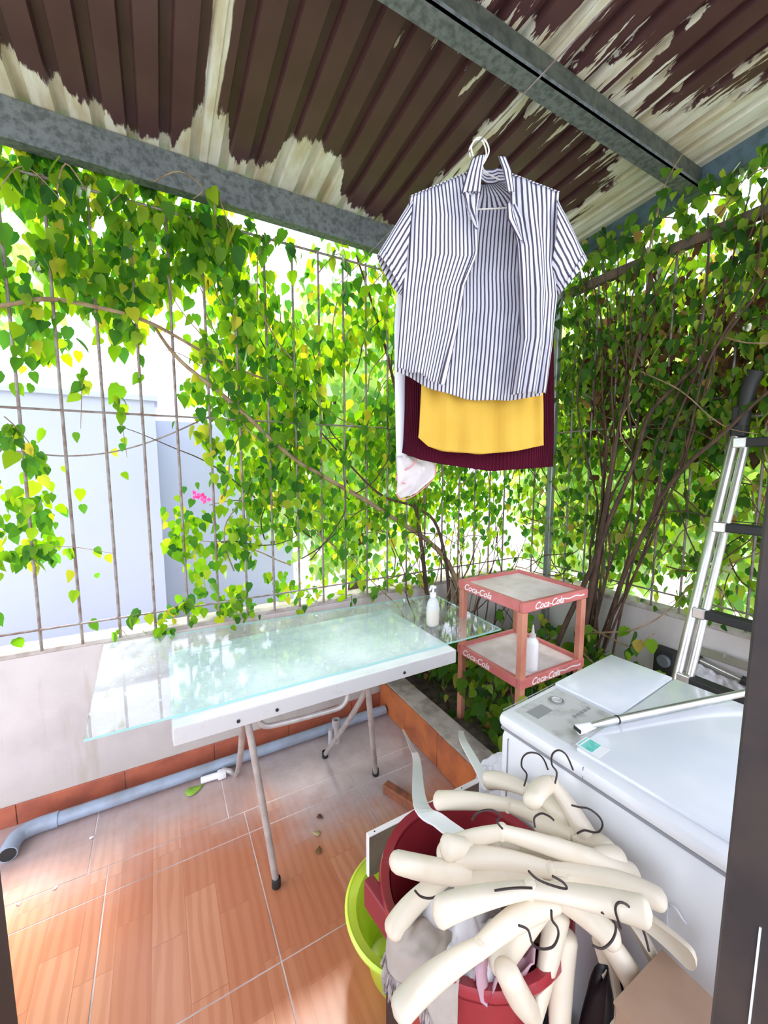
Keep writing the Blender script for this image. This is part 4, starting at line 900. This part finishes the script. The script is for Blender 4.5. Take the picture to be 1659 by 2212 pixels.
stem([(2.24, 1.40, .18), (2.30, 1.30, .9), (2.33, 1.173, 1.301), (2.32, 1.134, 1.404), (2.31, 1.019, 1.573), (2.31, .895, 1.701), (2.33, .773, 1.853), (2.34, .62, 2.0)], [.011, .011, .012, .012, .011, .009, .007, .005], vr)
for k in range(12):
    y0 = random.uniform(.75, 1.75); P = [Vector((2.2+.1*random.random(), 1.45+random.uniform(-.12, .12), .2)), Vector((2.31, 1.43+.3*(y0-1.43), .95))]
    for q in range(1, 6): P.append(Vector((2.33+random.uniform(-.02, .05), 1.43+(y0-1.43)*(.3+.14*q)+random.uniform(-.05, .05), .95+.36*q)))
    stem(P, [.007, .006, .005, .003], vr)
for k in range(95):
    P = [Vector((random.uniform(2.32, 2.5), random.uniform(.3, 2.1), random.uniform(.85, 2.4)))]; a = random.uniform(0, 6.28)
    for q in range(6):
        a += random.uniform(-.6, .6); P.append(P[-1]+Vector((random.uniform(-.02, .02), math.cos(a)*.11, math.sin(a)*.11))); P[-1].z = min(max(P[-1].z, .8), 2.8); P[-1].x = max(P[-1].x, 2.31); P[-1].y = min(P[-1].y, 2.13)
    stem(P, [.004, .003, .0015], vr, 'bark' if k % 2 else 'twig', 3, 'twig')
# shoots reaching into the terrace beside the shelf and over the washing machine
def shoot(P, m, parent, mat='leaf_b', sz=(.045, .075), r=(.006, .004, .002), spread=.03):
    stem(P, list(r), parent, 'twig', 5, 'shoot'); Pc = catmull(P, 6)
    for q in range(m):
        p = Pc[random.randrange(len(Pc))]; s = random.uniform(*sz); R = frames(1, (-.6, -.7, .5), .5)[0]
        o = bpy.data.objects.new('leaf', leaf_mesh(mat)); COL.objects.link(o); o.parent = parent; o.matrix_parent_inverse = parent.matrix_world.inverted()
        o.matrix_basis = Matrix([list(R[i]*s)+[p[i]+random.uniform(-spread, spread)] for i in range(3)]+[[0, 0, 0, 1]])
shoot([(2.20, 1.46, .55), (2.05, 1.25, .66), (2.08, 1.08, .74), (2.16, .98, .86), (2.25, .93, 1.0)], 14, vr)
shoot([(2.18, 1.47, .45), (1.95, 1.22, .52), (1.80, 1.08, .56), (1.66, 1.03, .60)], 16, vr)
shoot([(2.2, 1.45, .6), (2.1, 1.15, .62), (1.95, 1.02, .70), (1.93, .93, .80)], 8, vr)
shoot([(2.32, 1.30, 2.60), (2.20, 1.2, 2.75), (2.12, 1.12, 2.86), (2.05, 1.02, 2.90)], 12, vr)
# leaves trailing along the eave and the roof edge
for k in range(7):
    y0 = .75+.2*k; shoot([(2.40, y0, 2.78), (2.36, y0+.1, 2.84), (2.34, y0+.22, 2.80)], 12, vr, 'leaf_b', (.05, .085), (.004, .003, .002), .06)
shoot([(.30, 2.14, 2.66), (.29, 2.10, 2.80), (.33, 2.08, 2.70), (.36, 2.08, 2.55)], 9, vl, 'leaf_a', (.08, .12), (.004, .003, .002), .04)
shoot([(-.30, 2.14, 2.60), (-.25, 2.08, 2.72), (-.18, 2.08, 2.62)], 8, vl, 'leaf_a', (.07, .11), (.004, .003, .002), .04)
for k in range(8):
    x0 = -.8+.32*k; shoot([(x0, 2.15, 2.58), (x0+.1, 2.10, 2.68), (x0+.22, 2.12, 2.58)], 9, vl, 'leaf_a', (.05, .09), (.003, .002, .0015), .05)
tw_ = [(.05, 2.13, 2.78), (.15, 2.09, 2.83), (.24, 2.09, 2.79), (.20, 2.10, 2.74)]
stem(tw_, [.003, .002], vl, 'twig', 4, 'twig')

# ---- plants in the planter
pl_ = thing('planter_shrub', 'low dark green shrub in the planter under the pink shelf', 'shrub', (1.6, 1.4, .15))
n = 900; px_ = rng.uniform(1.36, 2.3, n); py_ = rng.uniform(1.0, 2.1, n); pz_ = .16+.38*rng.uniform(0, 1, n)**1.2
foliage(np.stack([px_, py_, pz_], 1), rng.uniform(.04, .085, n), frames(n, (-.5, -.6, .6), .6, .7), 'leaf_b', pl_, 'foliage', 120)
for k in range(14):
    a, c = random.uniform(1.4, 2.2), random.uniform(1.05, 2.05); stem([(a, c, .12), (a+random.uniform(-.06, .06), c+random.uniform(-.06, .06), .35), (a+random.uniform(-.12, .12), c, .55)], [.006, .004, .002], pl_)

# ---- trees and hedge outside
def bush(label, cx, cy, cz, rx, ry, rz, cnt, smin, smax, facing):
    t = thing('garden_tree', label, 'tree', (cx, cy, -.3)); q = rng.normal(0, 1, (cnt, 3)); q /= np.linalg.norm(q, axis=1)[:, None]; q *= (rng.uniform(0, 1, cnt)**.45)[:, None]
    pos = np.stack([cx+q[:, 0]*rx, cy+q[:, 1]*ry, cz+q[:, 2]*rz], 1)
    foliage(pos, rng.uniform(smin, smax, cnt), frames(cnt, facing, .8, .6), 'leaf_c', t, 'crown', 0)
    stem([(cx, cy, -.3), (cx+.1, cy, cz*.5), (cx, cy+.05, cz+.3*rz)], [.09, .07, .03], t, name='trunk')
    for k in range(5): stem([(cx, cy, cz*.6), (cx+random.uniform(-.5, .5)*rx, cy+random.uniform(-.5, .5)*ry, cz+random.uniform(-.2, .6)*rz)], [.035, .012], t, name='branch', k=1)
bush('light green tree outside beyond the right fence, nearest the corner', 4.2, 2.6, 1.7, 1.0, 1.1, 1.6, 2600, .09, .16, (-1, -.3, .3))
bush('light green tree outside directly behind the ladder', 4.1, .9, 1.7, .9, 1.1, 1.6, 2600, .09, .16, (-1, -.2, .3))
bush('tall yellow-green tree outside behind the hanging clothes', 2.0, 4.4, 1.9, 1.3, .8, 1.7, 3600, .09, .16, (-.3, -1, .3))
bush('dark leafy tree top above the left fence gap', -1.3, 3.5, 2.9, .9, .5, .8, 900, .07, .13, (0, -1, .3))

# ---- neighbouring building
M['render_pale'] = simple('pale_lavender_render', (.50, .51, .66), .9, c2=(.48, .49, .64), nscale=1.5)
M['render_darker'] = simple('darker_lavender_render', (.46, .475, .65), .9, c2=(.44, .455, .63), nscale=1.5)  # side wall tone, a little darker than the front wall
nb = thing('neighbour_building', 'pale lavender rendered house wall seen through the gap in the vine', 'building', (-1.5, 5, -.3))
MB().box((-5.5, 5.0, -.3), (.0, 8.0, 2.25)).build('front_wall', 'render_pale', nb)
MB().box((.0, 5.5, -.3), (1.6, 8.0, 2.1)).build('side_wall', 'render_darker', nb)
MB().box((-5.6, 4.97, 2.25), (.03, 8.1, 2.30)).build('parapet', 'render_pale', nb)

# ================================================================== LITTER ON THE FLOOR
def litter(x, y, s, rz, mat, label, name='fallen_leaf', cat='leaf'):
    R = Matrix.Rotation(rz, 3, 'Z'); v = [R @ Vector((p[0]*s, p[1]*s, .003+abs(p[2])*s*.8+.004*abs(p[0]))) for p in LV]
    tag(MB().add([(q.x+x, q.y+y, q.z) for q in v], LF).build(name, mat, None, True, .0008), label, cat)
litter(.035, 1.985, .075, 1.9, simple('fresh_leaf', (.28, .50, .05), .5), 'fallen green leaf lying on the floor near the drain pipe')
litter(.537, 1.57, .030, .6, simple('dry_leaf', (.12, .06, .03), .8), 'small dark dry leaf on the tiles right of the table leg')
litter(.478, 1.40, .032, 2.6, simple('dry_leaf_b', (.20, .10, .03), .8), 'brown dry leaf on the tiles between table leg and board')
litter(.515, 1.48, .034, 4.0, simple('pale_leaf', (.50, .42, .20), .8), 'pale yellowish dry leaf on the tiles right of the table leg')
for x, y, s, nm in ((-.335, 1.93, .018, 'lying furthest back'), (-.42, 1.745, .014, 'in the middle of the three at the left'), (-.52, 1.75, .014, 'at the far left')):
    litter(x, y, s, random.uniform(0, 6), 'white_plastic', 'tiny white paper scrap on the floor, '+nm, 'paper_scrap', 'scrap')
